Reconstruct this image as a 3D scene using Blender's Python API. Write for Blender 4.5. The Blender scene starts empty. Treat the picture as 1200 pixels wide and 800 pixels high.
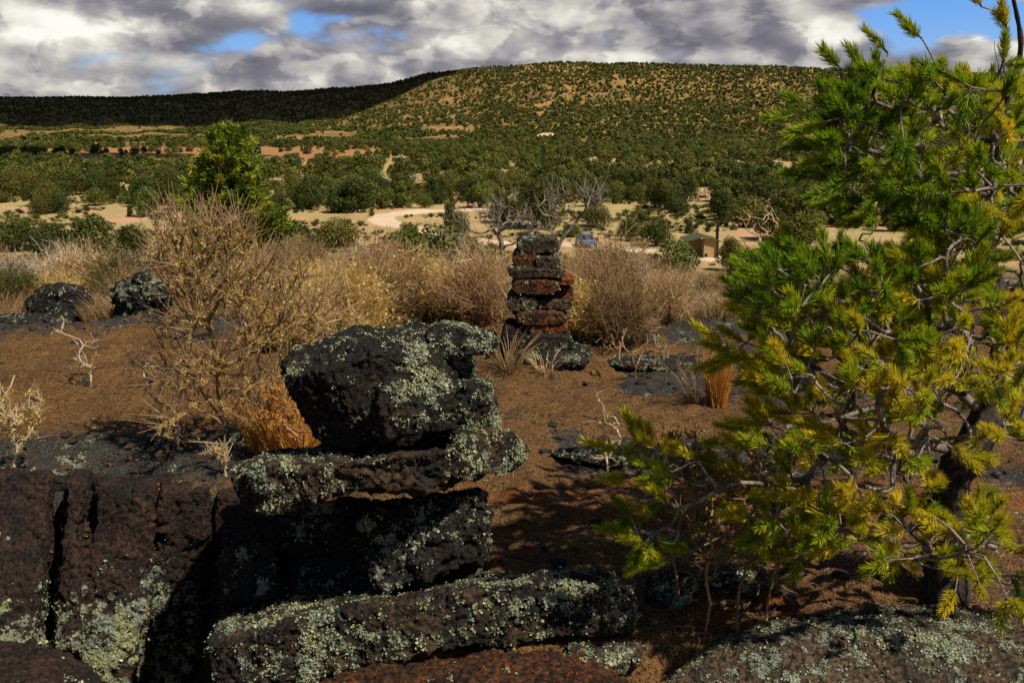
import bpy, math, random
import numpy as np
from mathutils import Vector

rng = np.random.default_rng(7)
random.seed(7)
sc = bpy.context.scene
COL = sc.collection
PITCH = math.radians(12.2)
F = 1152.0
CAM = np.array([0.0, 0.0, 1.6])

# ------------------------------------------------------------------ helpers
def ray(px, py):
    a = (px - 600.0) / F; b = (400.0 - py) / F
    return np.array([a, math.cos(PITCH) + b * math.sin(PITCH), -math.sin(PITCH) + b * math.cos(PITCH)])

def P(px, py, Y):
    d = ray(px, py)
    return CAM + d * (Y / d[1])

def _hash(ix, iy, iz, seed):
    h = (ix.astype(np.int64) * 374761393 + iy.astype(np.int64) * 668265263 + iz.astype(np.int64) * 2147483647 + seed * 974634777) & 0xFFFFFFFF
    h = ((h ^ (h >> 13)) * 1274126177) & 0xFFFFFFFF
    h = ((h ^ (h >> 16)) * 2246822519) & 0xFFFFFFFF
    return ((h ^ (h >> 15)) & 0xFFFFFF) / float(0xFFFFFF)

def vnoise(p, seed=0):
    i = np.floor(p).astype(np.int64); f = p - i
    u = f * f * f * (f * (f * 6 - 15) + 10)
    r = 0
    for dx in (0, 1):
        wx = u[:, 0] if dx else 1 - u[:, 0]
        for dy in (0, 1):
            wy = u[:, 1] if dy else 1 - u[:, 1]
            for dz in (0, 1):
                wz = u[:, 2] if dz else 1 - u[:, 2]
                r = r + _hash(i[:, 0] + dx, i[:, 1] + dy, i[:, 2] + dz, seed) * wx * wy * wz
    return r * 2 - 1

def fbm(p, octv=4, seed=0, gain=0.5, lac=2.03):
    a = 1.0; s = 0; t = 0
    q = np.array(p, dtype=float)
    for k in range(octv):
        s = s + a * vnoise(q + k * 17.3, seed + k); t += a
        a *= gain; q = q * lac
    return s / t * 1.6

def worley(p, seed=0):
    i = np.floor(p).astype(np.int64)
    best = np.full(len(p), 9.0)
    for dx in (-1, 0, 1):
        for dy in (-1, 0, 1):
            for dz in (-1, 0, 1):
                c = i + np.array([dx, dy, dz])
                q = np.stack([c[:, k] + _hash(c[:, 0], c[:, 1], c[:, 2], seed + 11 * k) for k in range(3)], 1)
                best = np.minimum(best, ((q - p) ** 2).sum(1))
    return np.sqrt(best)

def v3(a, b, c=0.0):
    a = np.asarray(a, float); b = np.asarray(b, float)
    return np.stack([a, b, np.zeros_like(a) + c], 1)

def smooth01(x, a, b):
    t = np.clip((x - a) / (b - a), 0, 1)
    return t * t * (3 - 2 * t)

def norm(v):
    return v / (np.linalg.norm(v, axis=-1, keepdims=True) + 1e-12)

def mesh_data(name, V, Fs, midx=None, attrs=None, smooth=False, mats=()):
    me = bpy.data.meshes.new(name)
    V = np.asarray(V, dtype=np.float32)
    Fs = [np.asarray(f, dtype=np.int32) for f in Fs if len(f)]
    me.vertices.add(len(V)); me.vertices.foreach_set('co', V.ravel())
    loops = np.concatenate([f.ravel() for f in Fs])
    tot = np.concatenate([np.full(len(f), f.shape[1], np.int32) for f in Fs])
    start = np.concatenate([[0], np.cumsum(tot)[:-1]]).astype(np.int32)
    me.loops.add(len(loops)); me.loops.foreach_set('vertex_index', loops)
    me.polygons.add(len(tot)); me.polygons.foreach_set('loop_start', start)
    try: me.polygons.foreach_set('loop_total', tot)
    except Exception: pass
    if midx is not None: me.polygons.foreach_set('material_index', np.asarray(midx, np.int32))
    me.polygons.foreach_set('use_smooth', np.full(len(tot), bool(smooth)))
    for m in mats: me.materials.append(m)
    me.update(calc_edges=True)
    for k, a in (attrs or {}).items():
        a = np.asarray(a, np.float32)
        at = me.attributes.new(k, 'FLOAT', 'POINT')
        at.data.foreach_set('value', a.ravel())
    return me

def link(name, me, parent=None, loc=None):
    o = bpy.data.objects.new(name, me)
    COL.objects.link(o)
    if loc is not None: o.location = loc
    if parent is not None: o.parent = parent
    return o

def build(name, V, Fs, mats, parent=None, loc=None, **kw):
    V = np.asarray(V, float)
    if loc is not None: V = V - np.asarray(loc, float)
    return link(name, mesh_data(name, V, Fs, mats=mats, **kw), parent, loc if parent is None else None)

def empty(name, loc):
    o = bpy.data.objects.new(name, None); COL.objects.link(o); o.location = loc
    o.empty_display_size = 0.1
    return o

def tag(o, label=None, cat=None, group=None, kind=None):
    if label: o['label'] = label
    if cat: o['category'] = cat
    if group: o['group'] = group
    if kind: o['kind'] = kind
    return o

def copy_tree(src, parent=None):
    c = src.copy(); COL.objects.link(c); c.parent = parent
    for ch in src.children: copy_tree(ch, c)
    return c

class Geo:
    """collects vertices and faces with a per-vertex tint"""
    def __init__(s): s.V = []; s.F = {}; s.n = 0; s.T = []; s.M = {}
    def add(s, V, Fq, tint=0.5, m=0):
        V = np.asarray(V, float); Fq = np.asarray(Fq, int)
        k = Fq.shape[1]
        s.F.setdefault(k, []).append(Fq + s.n); s.M.setdefault(k, []).append(np.full(len(Fq), m))
        s.V.append(V); s.n += len(V)
        s.T.append(np.broadcast_to(np.asarray(tint, float), (len(V),)) if np.ndim(tint) < 1 or len(np.atleast_1d(tint)) != len(V) else np.asarray(tint, float))
    def out(s):
        ks = sorted(s.F)
        return np.concatenate(s.V), [np.concatenate(s.F[k]) for k in ks], np.concatenate([np.concatenate(s.M[k]) for k in ks]), np.concatenate(s.T)
    def build(s, name, mats, parent=None, loc=None, smooth=False):
        V, Fs, M, T = s.out()
        return build(name, V, Fs, mats, parent=parent, loc=loc, midx=M, attrs={'tint': T}, smooth=smooth)
    def data(s, name, mats, smooth=False, off=None):
        V, Fs, M, T = s.out()
        if off is not None: V = V - np.asarray(off)
        return mesh_data(name, V, Fs, midx=M, attrs={'tint': T}, smooth=smooth, mats=mats)

def tubes(A, B, RA, RB, n=5):
    A = np.asarray(A, float); B = np.asarray(B, float); m = len(A)
    RA = np.broadcast_to(np.asarray(RA, float), (m,)); RB = np.broadcast_to(np.asarray(RB, float), (m,))
    d = norm(B - A)
    ref = np.where(np.abs(d[:, 2:3]) > 0.93, np.array([[1.0, 0, 0]]), np.array([[0, 0, 1.0]]))
    u = norm(np.cross(d, ref)); w = np.cross(d, u)
    an = np.arange(n) * 2 * math.pi / n
    c = np.cos(an)[None, :, None]; s_ = np.sin(an)[None, :, None]
    ring = u[:, None, :] * c + w[:, None, :] * s_
    V = np.concatenate([A[:, None, :] + ring * RA[:, None, None], B[:, None, :] + ring * RB[:, None, None]], 1).reshape(-1, 3)
    base = (np.arange(m) * 2 * n)[:, None]
    k = np.arange(n)[None, :]; k2 = (k + 1) % n
    Fq = np.stack([base + k, base + k2, base + n + k2, base + n + k], -1).reshape(-1, 4)
    return V, Fq

def blades(A, B, W0, W1, side=None):
    """one flat tapered quad per pair of points"""
    A = np.asarray(A, float); B = np.asarray(B, float); m = len(A)
    d = norm(B - A)
    if side is None: side = rng.normal(size=(m, 3))
    s_ = norm(np.cross(d, side))
    W0 = np.broadcast_to(np.asarray(W0, float), (m,))[:, None]; W1 = np.broadcast_to(np.asarray(W1, float), (m,))[:, None]
    V = np.stack([A - s_ * W0 / 2, A + s_ * W0 / 2, B + s_ * W1 / 2, B - s_ * W1 / 2], 1).reshape(-1, 3)
    Fq = np.arange(m * 4).reshape(m, 4)
    return V, Fq

def quads(C, N, size, aspect=1.0):
    m = len(C); N = norm(N)
    r = rng.normal(size=(m, 3)); u = norm(np.cross(N, r)); w = np.cross(N, u)
    size = np.broadcast_to(np.asarray(size, float), (m,))[:, None]
    V = np.stack([C - u * size / 2 * aspect, C - w * size / 2, C + u * size / 2 * aspect, C + w * size / 2], 1).reshape(-1, 3)
    return V, np.arange(m * 4).reshape(m, 4)

def box(x0, x1, y0, y1, z0, z1):
    V = [(x, y, z) for z in (z0, z1) for y in (y0, y1) for x in (x0, x1)]
    Fq = [(0, 2, 3, 1), (4, 5, 7, 6), (0, 1, 5, 4), (2, 6, 7, 3), (0, 4, 6, 2), (1, 3, 7, 5)]
    return V, Fq

# ------------------------------------------------------------------ node helpers
def nmat(name):
    m = bpy.data.materials.new(name); m.use_nodes = True
    nt = m.node_tree; nt.nodes.clear()
    return m, nt

def N(nt, t, **kw):
    n = nt.nodes.new(t)
    for k, v in kw.items():
        if k == 'inp':
            for a, b in v.items():
                if hasattr(b, 'links') or isinstance(b, bpy.types.NodeSocket): nt.links.new(b, n.inputs[a])
                else: n.inputs[a].default_value = b
        else: setattr(n, k, v)
    return n

def math_(nt, op, a, b=None, c=None, clamp=False):
    n = nt.nodes.new('ShaderNodeMath'); n.operation = op; n.use_clamp = clamp
    for i, x in enumerate((a, b, c)):
        if x is None: continue
        if isinstance(x, bpy.types.NodeSocket): nt.links.new(x, n.inputs[i])
        else: n.inputs[i].default_value = x
    return n.outputs[0]

def mixc(nt, f, a, b, mode='MIX'):
    n = nt.nodes.new('ShaderNodeMix'); n.data_type = 'RGBA'; n.blend_type = mode
    for i, x in ((0, f), (6, a), (7, b)):
        if isinstance(x, bpy.types.NodeSocket): nt.links.new(x, n.inputs[i])
        elif i == 0: n.inputs[i].default_value = x
        else: n.inputs[i].default_value = (*x, 1.0)
    return n.outputs[2]

def ramp(nt, f, lo, hi, a=0.0, b=1.0):
    n = nt.nodes.new('ShaderNodeMapRange'); n.interpolation_type = 'SMOOTHSTEP'
    nt.links.new(f, n.inputs[0])
    for i, x in ((1, lo), (2, hi), (3, a), (4, b)): n.inputs[i].default_value = x
    return n.outputs[0]

def noise(nt, vec, scale, detail=4.0, rough=0.55, dist=0.0):
    n = nt.nodes.new('ShaderNodeTexNoise')
    nt.links.new(vec, n.inputs['Vector'])
    n.inputs['Scale'].default_value = scale; n.inputs['Detail'].default_value = detail
    n.inputs['Roughness'].default_value = rough; n.inputs['Distortion'].default_value = dist
    return n.outputs[0]

def vor(nt, vec, scale, feature='F1', out='Distance', rnd=1.0):
    n = nt.nodes.new('ShaderNodeTexVoronoi'); n.feature = feature
    nt.links.new(vec, n.inputs['Vector'])
    n.inputs['Scale'].default_value = scale; n.inputs['Randomness'].default_value = rnd
    return n.outputs[out]

def attr(nt, name):
    n = nt.nodes.new('ShaderNodeAttribute'); n.attribute_name = name
    return n.outputs['Fac']

def finish(nt, col, rough=0.9, bump=None, bstr=0.5, bdist=0.01, spec=0.25, trans=0.0):
    b = nt.nodes.new('ShaderNodeBsdfPrincipled')
    out = nt.nodes.new('ShaderNodeOutputMaterial')
    if isinstance(col, bpy.types.NodeSocket): nt.links.new(col, b.inputs['Base Color'])
    else: b.inputs['Base Color'].default_value = (*col, 1)
    if isinstance(rough, bpy.types.NodeSocket): nt.links.new(rough, b.inputs['Roughness'])
    else: b.inputs['Roughness'].default_value = rough
    b.inputs['Specular IOR Level'].default_value = spec
    if bump is not None:
        bm = nt.nodes.new('ShaderNodeBump'); bm.inputs['Strength'].default_value = bstr; bm.inputs['Distance'].default_value = bdist
        nt.links.new(bump, bm.inputs['Height']); nt.links.new(bm.outputs[0], b.inputs['Normal'])
    sh = b.outputs[0]
    if trans > 0:
        t = nt.nodes.new('ShaderNodeBsdfTranslucent')
        if isinstance(col, bpy.types.NodeSocket): nt.links.new(col, t.inputs[0])
        else: t.inputs[0].default_value = (*col, 1)
        mx = nt.nodes.new('ShaderNodeMixShader'); mx.inputs[0].default_value = trans
        nt.links.new(sh, mx.inputs[1]); nt.links.new(t.outputs[0], mx.inputs[2]); sh = mx.outputs[0]
    nt.links.new(sh, out.inputs[0])

def objco(nt):
    return nt.nodes.new('ShaderNodeTexCoord').outputs['Object']

# ------------------------------------------------------------------ materials
def rock_material(name, c_dark, c_brown, c_rust, brown=0.5, rust=0.2, lich=(0.40, 0.43, 0.24), lich2=(0.30, 0.33, 0.26), fine=0.0):
    m, nt = nmat(name)
    oc = objco(nt)
    n1 = noise(nt, oc, 5, 5, .6); n2 = noise(nt, oc, 17, 5, .65); n3 = noise(nt, oc, 60, 5, .7)
    c = mixc(nt, ramp(nt, n1, .62 - brown * .35, .78 - brown * .35), c_dark, c_brown)
    c = mixc(nt, ramp(nt, n2, .72 - rust * .4, .80 - rust * .4), c, c_rust)
    c = mixc(nt, ramp(nt, n3, .38, .62), c, (0.005, 0.004, 0.004))
    g = ramp(nt, noise(nt, oc, 120, 4, .7), .50, .70)
    c = mixc(nt, math_(nt, 'MULTIPLY', g, .38), c, (0.17, 0.16, 0.14))
    la = attr(nt, 'lichen')
    fineN = noise(nt, oc, 95, 4, .7)
    blot = vor(nt, oc, 75)
    la2 = math_(nt, 'ADD', la, math_(nt, 'MULTIPLY', math_(nt, 'SUBTRACT', fineN, .5), 1.5))
    la2 = math_(nt, 'SUBTRACT', la2, math_(nt, 'MULTIPLY', blot, .45))
    lm = ramp(nt, la2, .42, .56)
    lc = mixc(nt, ramp(nt, noise(nt, oc, 7, 3, .5), .42, .60), lich2, lich)
    lc = mixc(nt, ramp(nt, noise(nt, oc, 130, 3, .6), .40, .66), lc, tuple(x * .22 for x in lich2))
    c = mixc(nt, lm, c, lc)
    pits = vor(nt, oc, 55)
    h = math_(nt, 'ADD', math_(nt, 'MULTIPLY', n3, .9), math_(nt, 'MULTIPLY', ramp(nt, pits, .0, .45), .6))
    h = math_(nt, 'ADD', h, math_(nt, 'MULTIPLY', noise(nt, oc, 190, 4, .7), .7))
    h = math_(nt, 'ADD', h, math_(nt, 'MULTIPLY', lm, .35))
    finish(nt, c, .95, h, 1.0, .014, .15)
    return m

MAT = {}
MAT['boulder'] = rock_material('lava_black', (0.024, 0.022, 0.021), (0.055, 0.037, 0.026), (0.15, 0.05, 0.015), .35, .12, lich=(0.34, 0.38, 0.24), lich2=(0.25, 0.28, 0.23))
MAT['slab'] = rock_material('lava_brown_black', (0.030, 0.026, 0.024), (0.10, 0.062, 0.034), (0.17, 0.06, 0.018), .55, .2)
MAT['ledge'] = rock_material('lava_purple_brown', (0.030, 0.019, 0.016), (0.075, 0.038, 0.028), (0.13, 0.042, 0.015), .6, .2, lich=(0.42, 0.44, 0.19))
MAT['rusty'] = rock_material('lava_rusty', (0.05, 0.024, 0.014), (0.15, 0.055, 0.018), (0.24, 0.07, 0.015), .6, .5)
MAT['orange'] = rock_material('lava_orange', (0.16, 0.05, 0.012), (0.30, 0.09, 0.016), (0.34, 0.09, 0.014), .8, .6)
MAT['lflat'] = rock_material('lava_lichened_flat', (0.075, 0.058, 0.045), (0.16, 0.105, 0.062), (0.20, 0.085, 0.035), .65, .25, lich=(0.42, 0.46, 0.33), lich2=(0.30, 0.34, 0.27))

m, nt = nmat('lichen_flake')
t = attr(nt, 'tint')
c = mixc(nt, t, (0.13, 0.145, 0.10), (0.37, 0.40, 0.28))
c = mixc(nt, ramp(nt, noise(nt, objco(nt), 9, 2, .5), .45, .60), c, mixc(nt, t, (0.17, 0.18, 0.09), (0.45, 0.46, 0.25)))
finish(nt, c, .95, spec=.1)
MAT['lichen'] = m

# lava ground around the camera
m, nt = nmat('lava_ground')
oc = objco(nt)
bl = attr(nt, 'black'); li = attr(nt, 'lichen'); rd = attr(nt, 'red')
n1 = noise(nt, oc, 3.0, 5, .6); n2 = noise(nt, oc, 28, 5, .7); n3 = noise(nt, oc, 110, 4, .7)
c = mixc(nt, ramp(nt, n1, .35, .65), (0.130, 0.068, 0.027), (0.200, 0.102, 0.036))
c = mixc(nt, ramp(nt, n2, .50, .68), c, (0.050, 0.027, 0.014))
c = mixc(nt, ramp(nt, n3, .48, .62), c, (0.026, 0.017, 0.010))
c = mixc(nt, math_(nt, 'MULTIPLY', ramp(nt, n3, .52, .40), .3), c, (0.30, 0.17, 0.065))
c = mixc(nt, math_(nt, 'MULTIPLY', rd, ramp(nt, n2, .35, .6)), c, (0.22, 0.062, 0.016))
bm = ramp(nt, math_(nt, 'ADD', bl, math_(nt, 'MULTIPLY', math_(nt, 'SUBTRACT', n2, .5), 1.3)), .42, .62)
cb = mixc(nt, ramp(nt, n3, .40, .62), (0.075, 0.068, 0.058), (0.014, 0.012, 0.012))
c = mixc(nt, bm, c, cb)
fl = math_(nt, 'ADD', li, math_(nt, 'MULTIPLY', math_(nt, 'SUBTRACT', noise(nt, oc, 70, 4, .7), .5), 1.6))
fl = math_(nt, 'SUBTRACT', fl, math_(nt, 'MULTIPLY', vor(nt, oc, 60), .4))
lm = ramp(nt, fl, .42, .55)
lc = mixc(nt, ramp(nt, noise(nt, oc, 120, 2, .6), .4, .66), (0.30, 0.33, 0.22), (0.10, 0.10, 0.07))
c = mixc(nt, lm, c, lc)
h = math_(nt, 'ADD', math_(nt, 'MULTIPLY', n2, 1.2), math_(nt, 'MULTIPLY', n3, .7))
h = math_(nt, 'ADD', h, math_(nt, 'MULTIPLY', lm, .3))
finish(nt, c, .95, h, 1.0, .016, .12)
MAT['lava_ground'] = m

# far ground: soil, sand, slope
m, nt = nmat('ground_soil')
oc = objco(nt)
sd = attr(nt, 'sand'); rf = attr(nt, 'redfield'); ms = attr(nt, 'mesa')
n1 = noise(nt, oc, .25, 5, .6); n2 = noise(nt, oc, 1.6, 5, .65); n3 = noise(nt, oc, 9, 4, .7)
c = mixc(nt, ramp(nt, n2, .35, .65), (0.20, 0.11, 0.050), (0.12, 0.060, 0.025))
c = mixc(nt, ramp(nt, n3, .5, .7), c, (0.26, 0.17, 0.075))
sc_ = mixc(nt, ramp(nt, n1, .35, .65), (0.46, 0.31, 0.16), (0.36, 0.23, 0.10))
sc_ = mixc(nt, ramp(nt, n2, .42, .56), sc_, (0.27, 0.25, 0.085))
sc_ = mixc(nt, ramp(nt, n3, .55, .65), sc_, (0.62, 0.42, 0.26))
sc_ = mixc(nt, ramp(nt, noise(nt, oc, .09, 4, .6), .52, .64), sc_, (0.50, 0.27, 0.17))
c = mixc(nt, sd, c, sc_)
c = mixc(nt, rf, c, mixc(nt, n2, (0.40, 0.20, 0.085), (0.26, 0.13, 0.05)))
nm = noise(nt, oc, .018, 6, .65)
mc = mixc(nt, ramp(nt, nm, .45, .65), (0.19, 0.125, 0.045), (0.40, 0.21, 0.075))
mc = mixc(nt, ramp(nt, noise(nt, oc, .09, 4, .6), .5, .62), mc, (0.16, 0.12, 0.035))
c = mixc(nt, ms, c, mc)
finish(nt, c, .95, n3, .6, .05, .1)
MAT['soil'] = m

m, nt = nmat('dirt_road')
oc = objco(nt)
n1 = noise(nt, oc, .5, 5, .6)
c = mixc(nt, n1, (0.66, 0.52, 0.38), (0.52, 0.38, 0.26))
finish(nt, c, .95, n1, .3, .05, .1)
MAT['road'] = m

def leaf_material(name, cols, trans=.25, hue_rand=0.0, rough=.55, spec=.3, rnd=.0, c_rand=None):
    """cols: (dark, light); tint picks between them"""
    m, nt = nmat(name)
    t = attr(nt, 'tint')
    c = mixc(nt, ramp(nt, t, 0, .55), cols[0], cols[1])
    if len(cols) > 2: c = mixc(nt, ramp(nt, t, .6, 1.0), c, cols[2])
    if c_rand is not None:
        oi = nt.nodes.new('ShaderNodeObjectInfo').outputs['Random']
        c = mixc(nt, math_(nt, 'MULTIPLY', ramp(nt, oi, 0, 1), rnd), c, c_rand)
        oi2 = math_(nt, 'FRACT', math_(nt, 'MULTIPLY', oi, 37.7))
        c = mixc(nt, math_(nt, 'MULTIPLY', ramp(nt, oi2, .2, 1.0), .72), c, tuple(x * .55 for x in cols[0]))
    finish(nt, c, rough, spec=spec, trans=trans)
    return m

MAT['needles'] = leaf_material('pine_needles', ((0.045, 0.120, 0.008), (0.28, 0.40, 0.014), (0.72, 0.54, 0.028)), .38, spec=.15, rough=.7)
MAT['needles_green'] = leaf_material('pine_needles_green', ((0.020, 0.065, 0.008), (0.09, 0.19, 0.012), (0.20, 0.24, 0.015)), .22, spec=.35)
MAT['juniper'] = leaf_material('juniper_foliage', ((0.028, 0.048, 0.009), (0.095, 0.125, 0.020), (0.22, 0.21, 0.030)), .15, spec=.15, rnd=.55, c_rand=(0.16, 0.115, 0.022))
MAT['conifer'] = leaf_material('conifer_foliage', ((0.04, 0.080, 0.010), (0.19, 0.26, 0.020), (0.40, 0.36, 0.03)), .3, spec=.2)
MAT['straw'] = leaf_material('dry_straw', ((0.26, 0.165, 0.070), (0.60, 0.41, 0.19), (0.78, 0.62, 0.37)), .35, spec=.1, rnd=.75, c_rand=(0.36, 0.20, 0.10))
MAT['gold'] = leaf_material('golden_dry_leaf', ((0.36, 0.19, 0.05), (0.68, 0.46, 0.14), (0.80, 0.66, 0.34)), .4, spec=.2)
MAT['amber'] = leaf_material('amber_grass', ((0.36, 0.13, 0.022), (0.58, 0.25, 0.045), (0.62, 0.34, 0.08)), .3, spec=.2)
MAT['greytwig'] = leaf_material('grey_twig', ((0.17, 0.13, 0.095), (0.42, 0.34, 0.25), (0.58, 0.50, 0.40)), .0, spec=.2)
MAT['deadwood'] = leaf_material('dead_wood', ((0.060, 0.048, 0.038), (0.19, 0.155, 0.12), (0.36, 0.30, 0.24)), .0, spec=.15)
MAT['browntwig'] = leaf_material('brown_twig', ((0.10, 0.045, 0.026), (0.22, 0.11, 0.06), (0.34, 0.20, 0.12)), .0, spec=.2)
MAT['dryneedle'] = leaf_material('olive_dry_leaf', ((0.10, 0.08, 0.012), (0.18, 0.15, 0.02), (0.26, 0.2, 0.03)), .2, spec=.2)

m, nt = nmat('pine_bark')
oc = objco(nt)
mp = nt.nodes.new('ShaderNodeMapping'); nt.links.new(oc, mp.inputs[0]); mp.inputs['Scale'].default_value = (1, 1, .35)
v = noise(nt, mp.outputs[0], 60, 5, .7, .5)
t = attr(nt, 'tint')
c0 = mixc(nt, ramp(nt, v, .4, .65), (0.018, 0.014, 0.012), (0.07, 0.052, 0.042))
c1 = mixc(nt, ramp(nt, v, .35, .65), (0.17, 0.13, 0.105), (0.37, 0.31, 0.26))
finish(nt, mixc(nt, t, c0, c1), .9, v, .8, .006, .15)
MAT['bark'] = m

def plain(name, col, rough=.8, var=.25, scale=8.0, spec=.2, metal=0):
    m, nt = nmat(name)
    n_ = noise(nt, objco(nt), scale, 4, .6)
    c = mixc(nt, n_, tuple(x * (1 - var) for x in col), tuple(min(1, x * (1 + var)) for x in col))
    finish(nt, c, rough, n_, .2, .005, spec)
    return m
# ------------------------------------------------------------------ terrain
SKY = np.array([(-60, 113), (0, 113), (150, 113), (220, 110), (280, 106), (330, 107), (400, 103), (460, 97), (500, 86), (560, 79), (650, 73), (800, 75), (880, 77), (960, 80), (1100, 84), (1300, 90)], float)
SKY = np.vstack([[-900, 122], SKY, [2300, 112]])
FOOT = np.array([(-900, 158), (0, 153), (250, 148), (400, 138), (500, 128), (560, 118), (1300, 120)], float)   # where the dark scarp starts
LOWER = np.array([(-60, 0)], float)

def terrain(x, y):
    x = np.asarray(x, float); y = np.asarray(y, float)
    yy = y + 0.7 * np.sin(x * .35) * smooth01(y, 8, 14)
    z = np.interp(yy, [-60, 2.6, 7.8, 9.0, 13, 20, 40, 70, 88, 110, 200, 700, 900], [-.25, -.1, 0, -.12, -.55, -1.5, -4.6, -9.4, -11.1, -11.55, -12, -11.5, -11])
    r = np.hypot(x, y)
    px = 600 + F * x / np.maximum(y * .977, 1)
    px = np.where(y > 1, px, np.where(x > 0, 2300, -900))
    w = smooth01(r, 8, 30)
    z = z + w * (.25 * fbm(v3(x * .12, y * .12), 3, 5) + .06 * fbm(v3(x * .8, y * .8), 3, 9))
    # gentle rise of the plain behind the woods
    def ang(p): return np.tan(np.arctan((400 - p) / F) - PITCH)
    t_sky = ang(np.interp(px, SKY[:, 0], SKY[:, 1]) + 1.5); t_foot = ang(np.interp(px, FOOT[:, 0], FOOT[:, 1]))
    Rr = np.interp(px, [-900, 0, 400, 520, 650, 1300], [2900, 2700, 2350, 1950, 1800, 1800])
    wob = 1 + .05 * fbm(v3(px * .012, px * 0), 3, 31)
    Rr = Rr * wob
    Rf = Rr * .80
    yr = np.maximum(y / np.maximum(r, 1), .55)
    z_rim = 1.6 + Rr * yr * t_sky; z_foot = 1.6 + Rf * yr * t_foot
    s1 = smooth01(r, 850, 900)
    z_lo = -11 + (z_foot + 11) * np.clip((r - 880) / (Rf - 880), 0, 1) ** 1.35
    u = np.clip((r - Rf) / (Rr - Rf), 0, 1)
    z_hi = z_foot + (z_rim - z_foot) * (u ** .85)
    gul = fbm(v3(px * .02, r * .0012, 0), 4, 41) * 9 * np.sin(np.clip((r - 900) / (Rr - 900), 0, 1) * math.pi) 
    far = np.where(r < Rf, z_lo, z_hi) + gul + 2.5 * fbm(v3(x * .012, y * .012), 3, 43)
    far = np.where(r > Rr, z_rim - (r - Rr) * .03 + gul * 0, far)
    return z * (1 - s1) + far * s1

def mask_px(x, y, z):
    d = np.stack([x, y, z - 1.6], 1)
    fw = d[:, 1] * math.cos(PITCH) - d[:, 2] * math.sin(PITCH)
    up = d[:, 1] * math.sin(PITCH) + d[:, 2] * math.cos(PITCH)
    fw = np.maximum(fw, .01)
    return 600 + F * d[:, 0] / fw, 400 - F * up / fw

def zt(x, y): return float(terrain(np.array([x]), np.array([y]))[0])

def onground(px, py):
    """world point where the view ray meets the terrain"""
    d = ray(px, py)
    Y = np.geomspace(2.5, 2500, 4000)
    x = d[0] * Y / d[1]; z = 1.6 + d[2] * Y / d[1]
    h = terrain(x, Y) - z
    k = int(np.argmax(h > 0))
    return np.array([x[k], Y[k], terrain(x[k:k+1], Y[k:k+1])[0]])

# polar sheet
az = np.concatenate([np.radians(np.linspace(-180, -40, 36, endpoint=False)), np.radians(np.arange(-40, 40, .15)), np.radians(np.linspace(40, 180, 36))])
rr = np.concatenate([[.3, .8, 1.4], np.geomspace(2.0, 3200, 500), [3600, 4500, 7000, 12000]])
A_, R_ = np.meshgrid(az, rr)
gx = (np.sin(A_) * R_).ravel(); gy = (np.cos(A_) * R_).ravel()
gz = terrain(gx, gy)
# under the detailed lava sheet the coarse sheet dips out of the way
inx = smooth01(np.abs(gx), 6.6, 6.0) * smooth01(gy, 9.4, 8.6) * smooth01(gy, .6, 1.2)
inx = np.where((np.abs(gx) < 6.3) & (gy < 9.0) & (gy > .9), 1.0, 0.0)
gz = gz - inx * 3.2
na = len(az); nr = len(rr)
I = np.arange(na * nr).reshape(nr, na)
Fq = np.stack([I[:-1, :-1], I[:-1, 1:], I[1:, 1:], I[1:, :-1]], -1).reshape(-1, 4)
ppx, ppy = mask_px(gx, gy, gz)
gr = np.hypot(gx, gy)
wn = fbm(v3(gx * .05, gy * .05), 3, 61)
sand = smooth01(gy, 78, 96) * smooth01(gr, 800, 700)
redf = smooth01(gr + wn * 30, 400, 440) * smooth01(gr + wn * 30, 780, 740) * smooth01(gx / np.maximum(gy, 1), -.10, -.16)
mesa = smooth01(gr, 820, 950)
ground = build('ground', v3(gx, gy, 0) + np.stack([gx * 0, gx * 0, gz], 1), [Fq], [MAT['soil']], attrs={'sand': sand, 'redfield': redf, 'mesa': mesa}, smooth=True)
tag(ground, kind='structure')

# near lava sheet
nx, ny = 560, 400
X, Yg = np.meshgrid(np.linspace(-6.5, 6.5, nx), np.linspace(.8, 9.2, ny))
x = X.ravel(); y = Yg.ravel()
def lava_z(x, y):
    z = terrain(x, y)
    z = z + .035 * fbm(v3(x * 1.1, y * 1.1), 3, 71) + .016 * fbm(v3(x * 5, y * 5), 3, 72)
    # low broken swells across the rock, drop into the crevice before the ledge
    z = z + .05 * smooth01(fbm(v3(x * .8, y * 2.4), 3, 75), .25, .6)
    d1 = smooth01(x + .12 * fbm(v3(y * 3, x), 2, 77), -.15, -.5) * smooth01(y + .08 * fbm(v3(x * 3, y), 2, 78), 4.22, 4.05)
    z = z - 2.3 * d1
    z = z - .25 * smooth01(y, 3.1, 2.5) * (1 - d1)
    # dark rise along the back edge of the flow
    z = z + .05 * np.exp(-((y - 7.9 - .2 * np.sin(x * 2)) / .35) ** 2) * (1 + .8 * fbm(v3(x * 2.2, y * 2.2), 3, 79))
    e = smooth01(np.abs(x), 6.1, 6.5) + smooth01(y, 8.9, 9.2) + smooth01(y, 1.1, .8)
    return z - .5 * np.clip(e, 0, 1)
z = lava_z(x, y)
n5 = fbm(v3(x * 1.3, y * 1.3), 4, 81); n6 = fbm(v3(x * 5, y * 5), 3, 82)
z = z + .012 * fbm(v3(x * 16, y * 16), 3, 83) - .012 * (1 - smooth01(worley(v3(x * 9, y * 9), 3), 0, .35))
px_, py_ = mask_px(x, y, z)
black = .10 + .28 * n5 + .22 * n6
lf = smooth01(x, -.2, -.6)
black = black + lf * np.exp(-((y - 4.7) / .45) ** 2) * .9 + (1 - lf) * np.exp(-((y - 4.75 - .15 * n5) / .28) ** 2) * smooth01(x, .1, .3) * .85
black = black + np.exp(-((y - 8.1) / .55) ** 2) * .8
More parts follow.
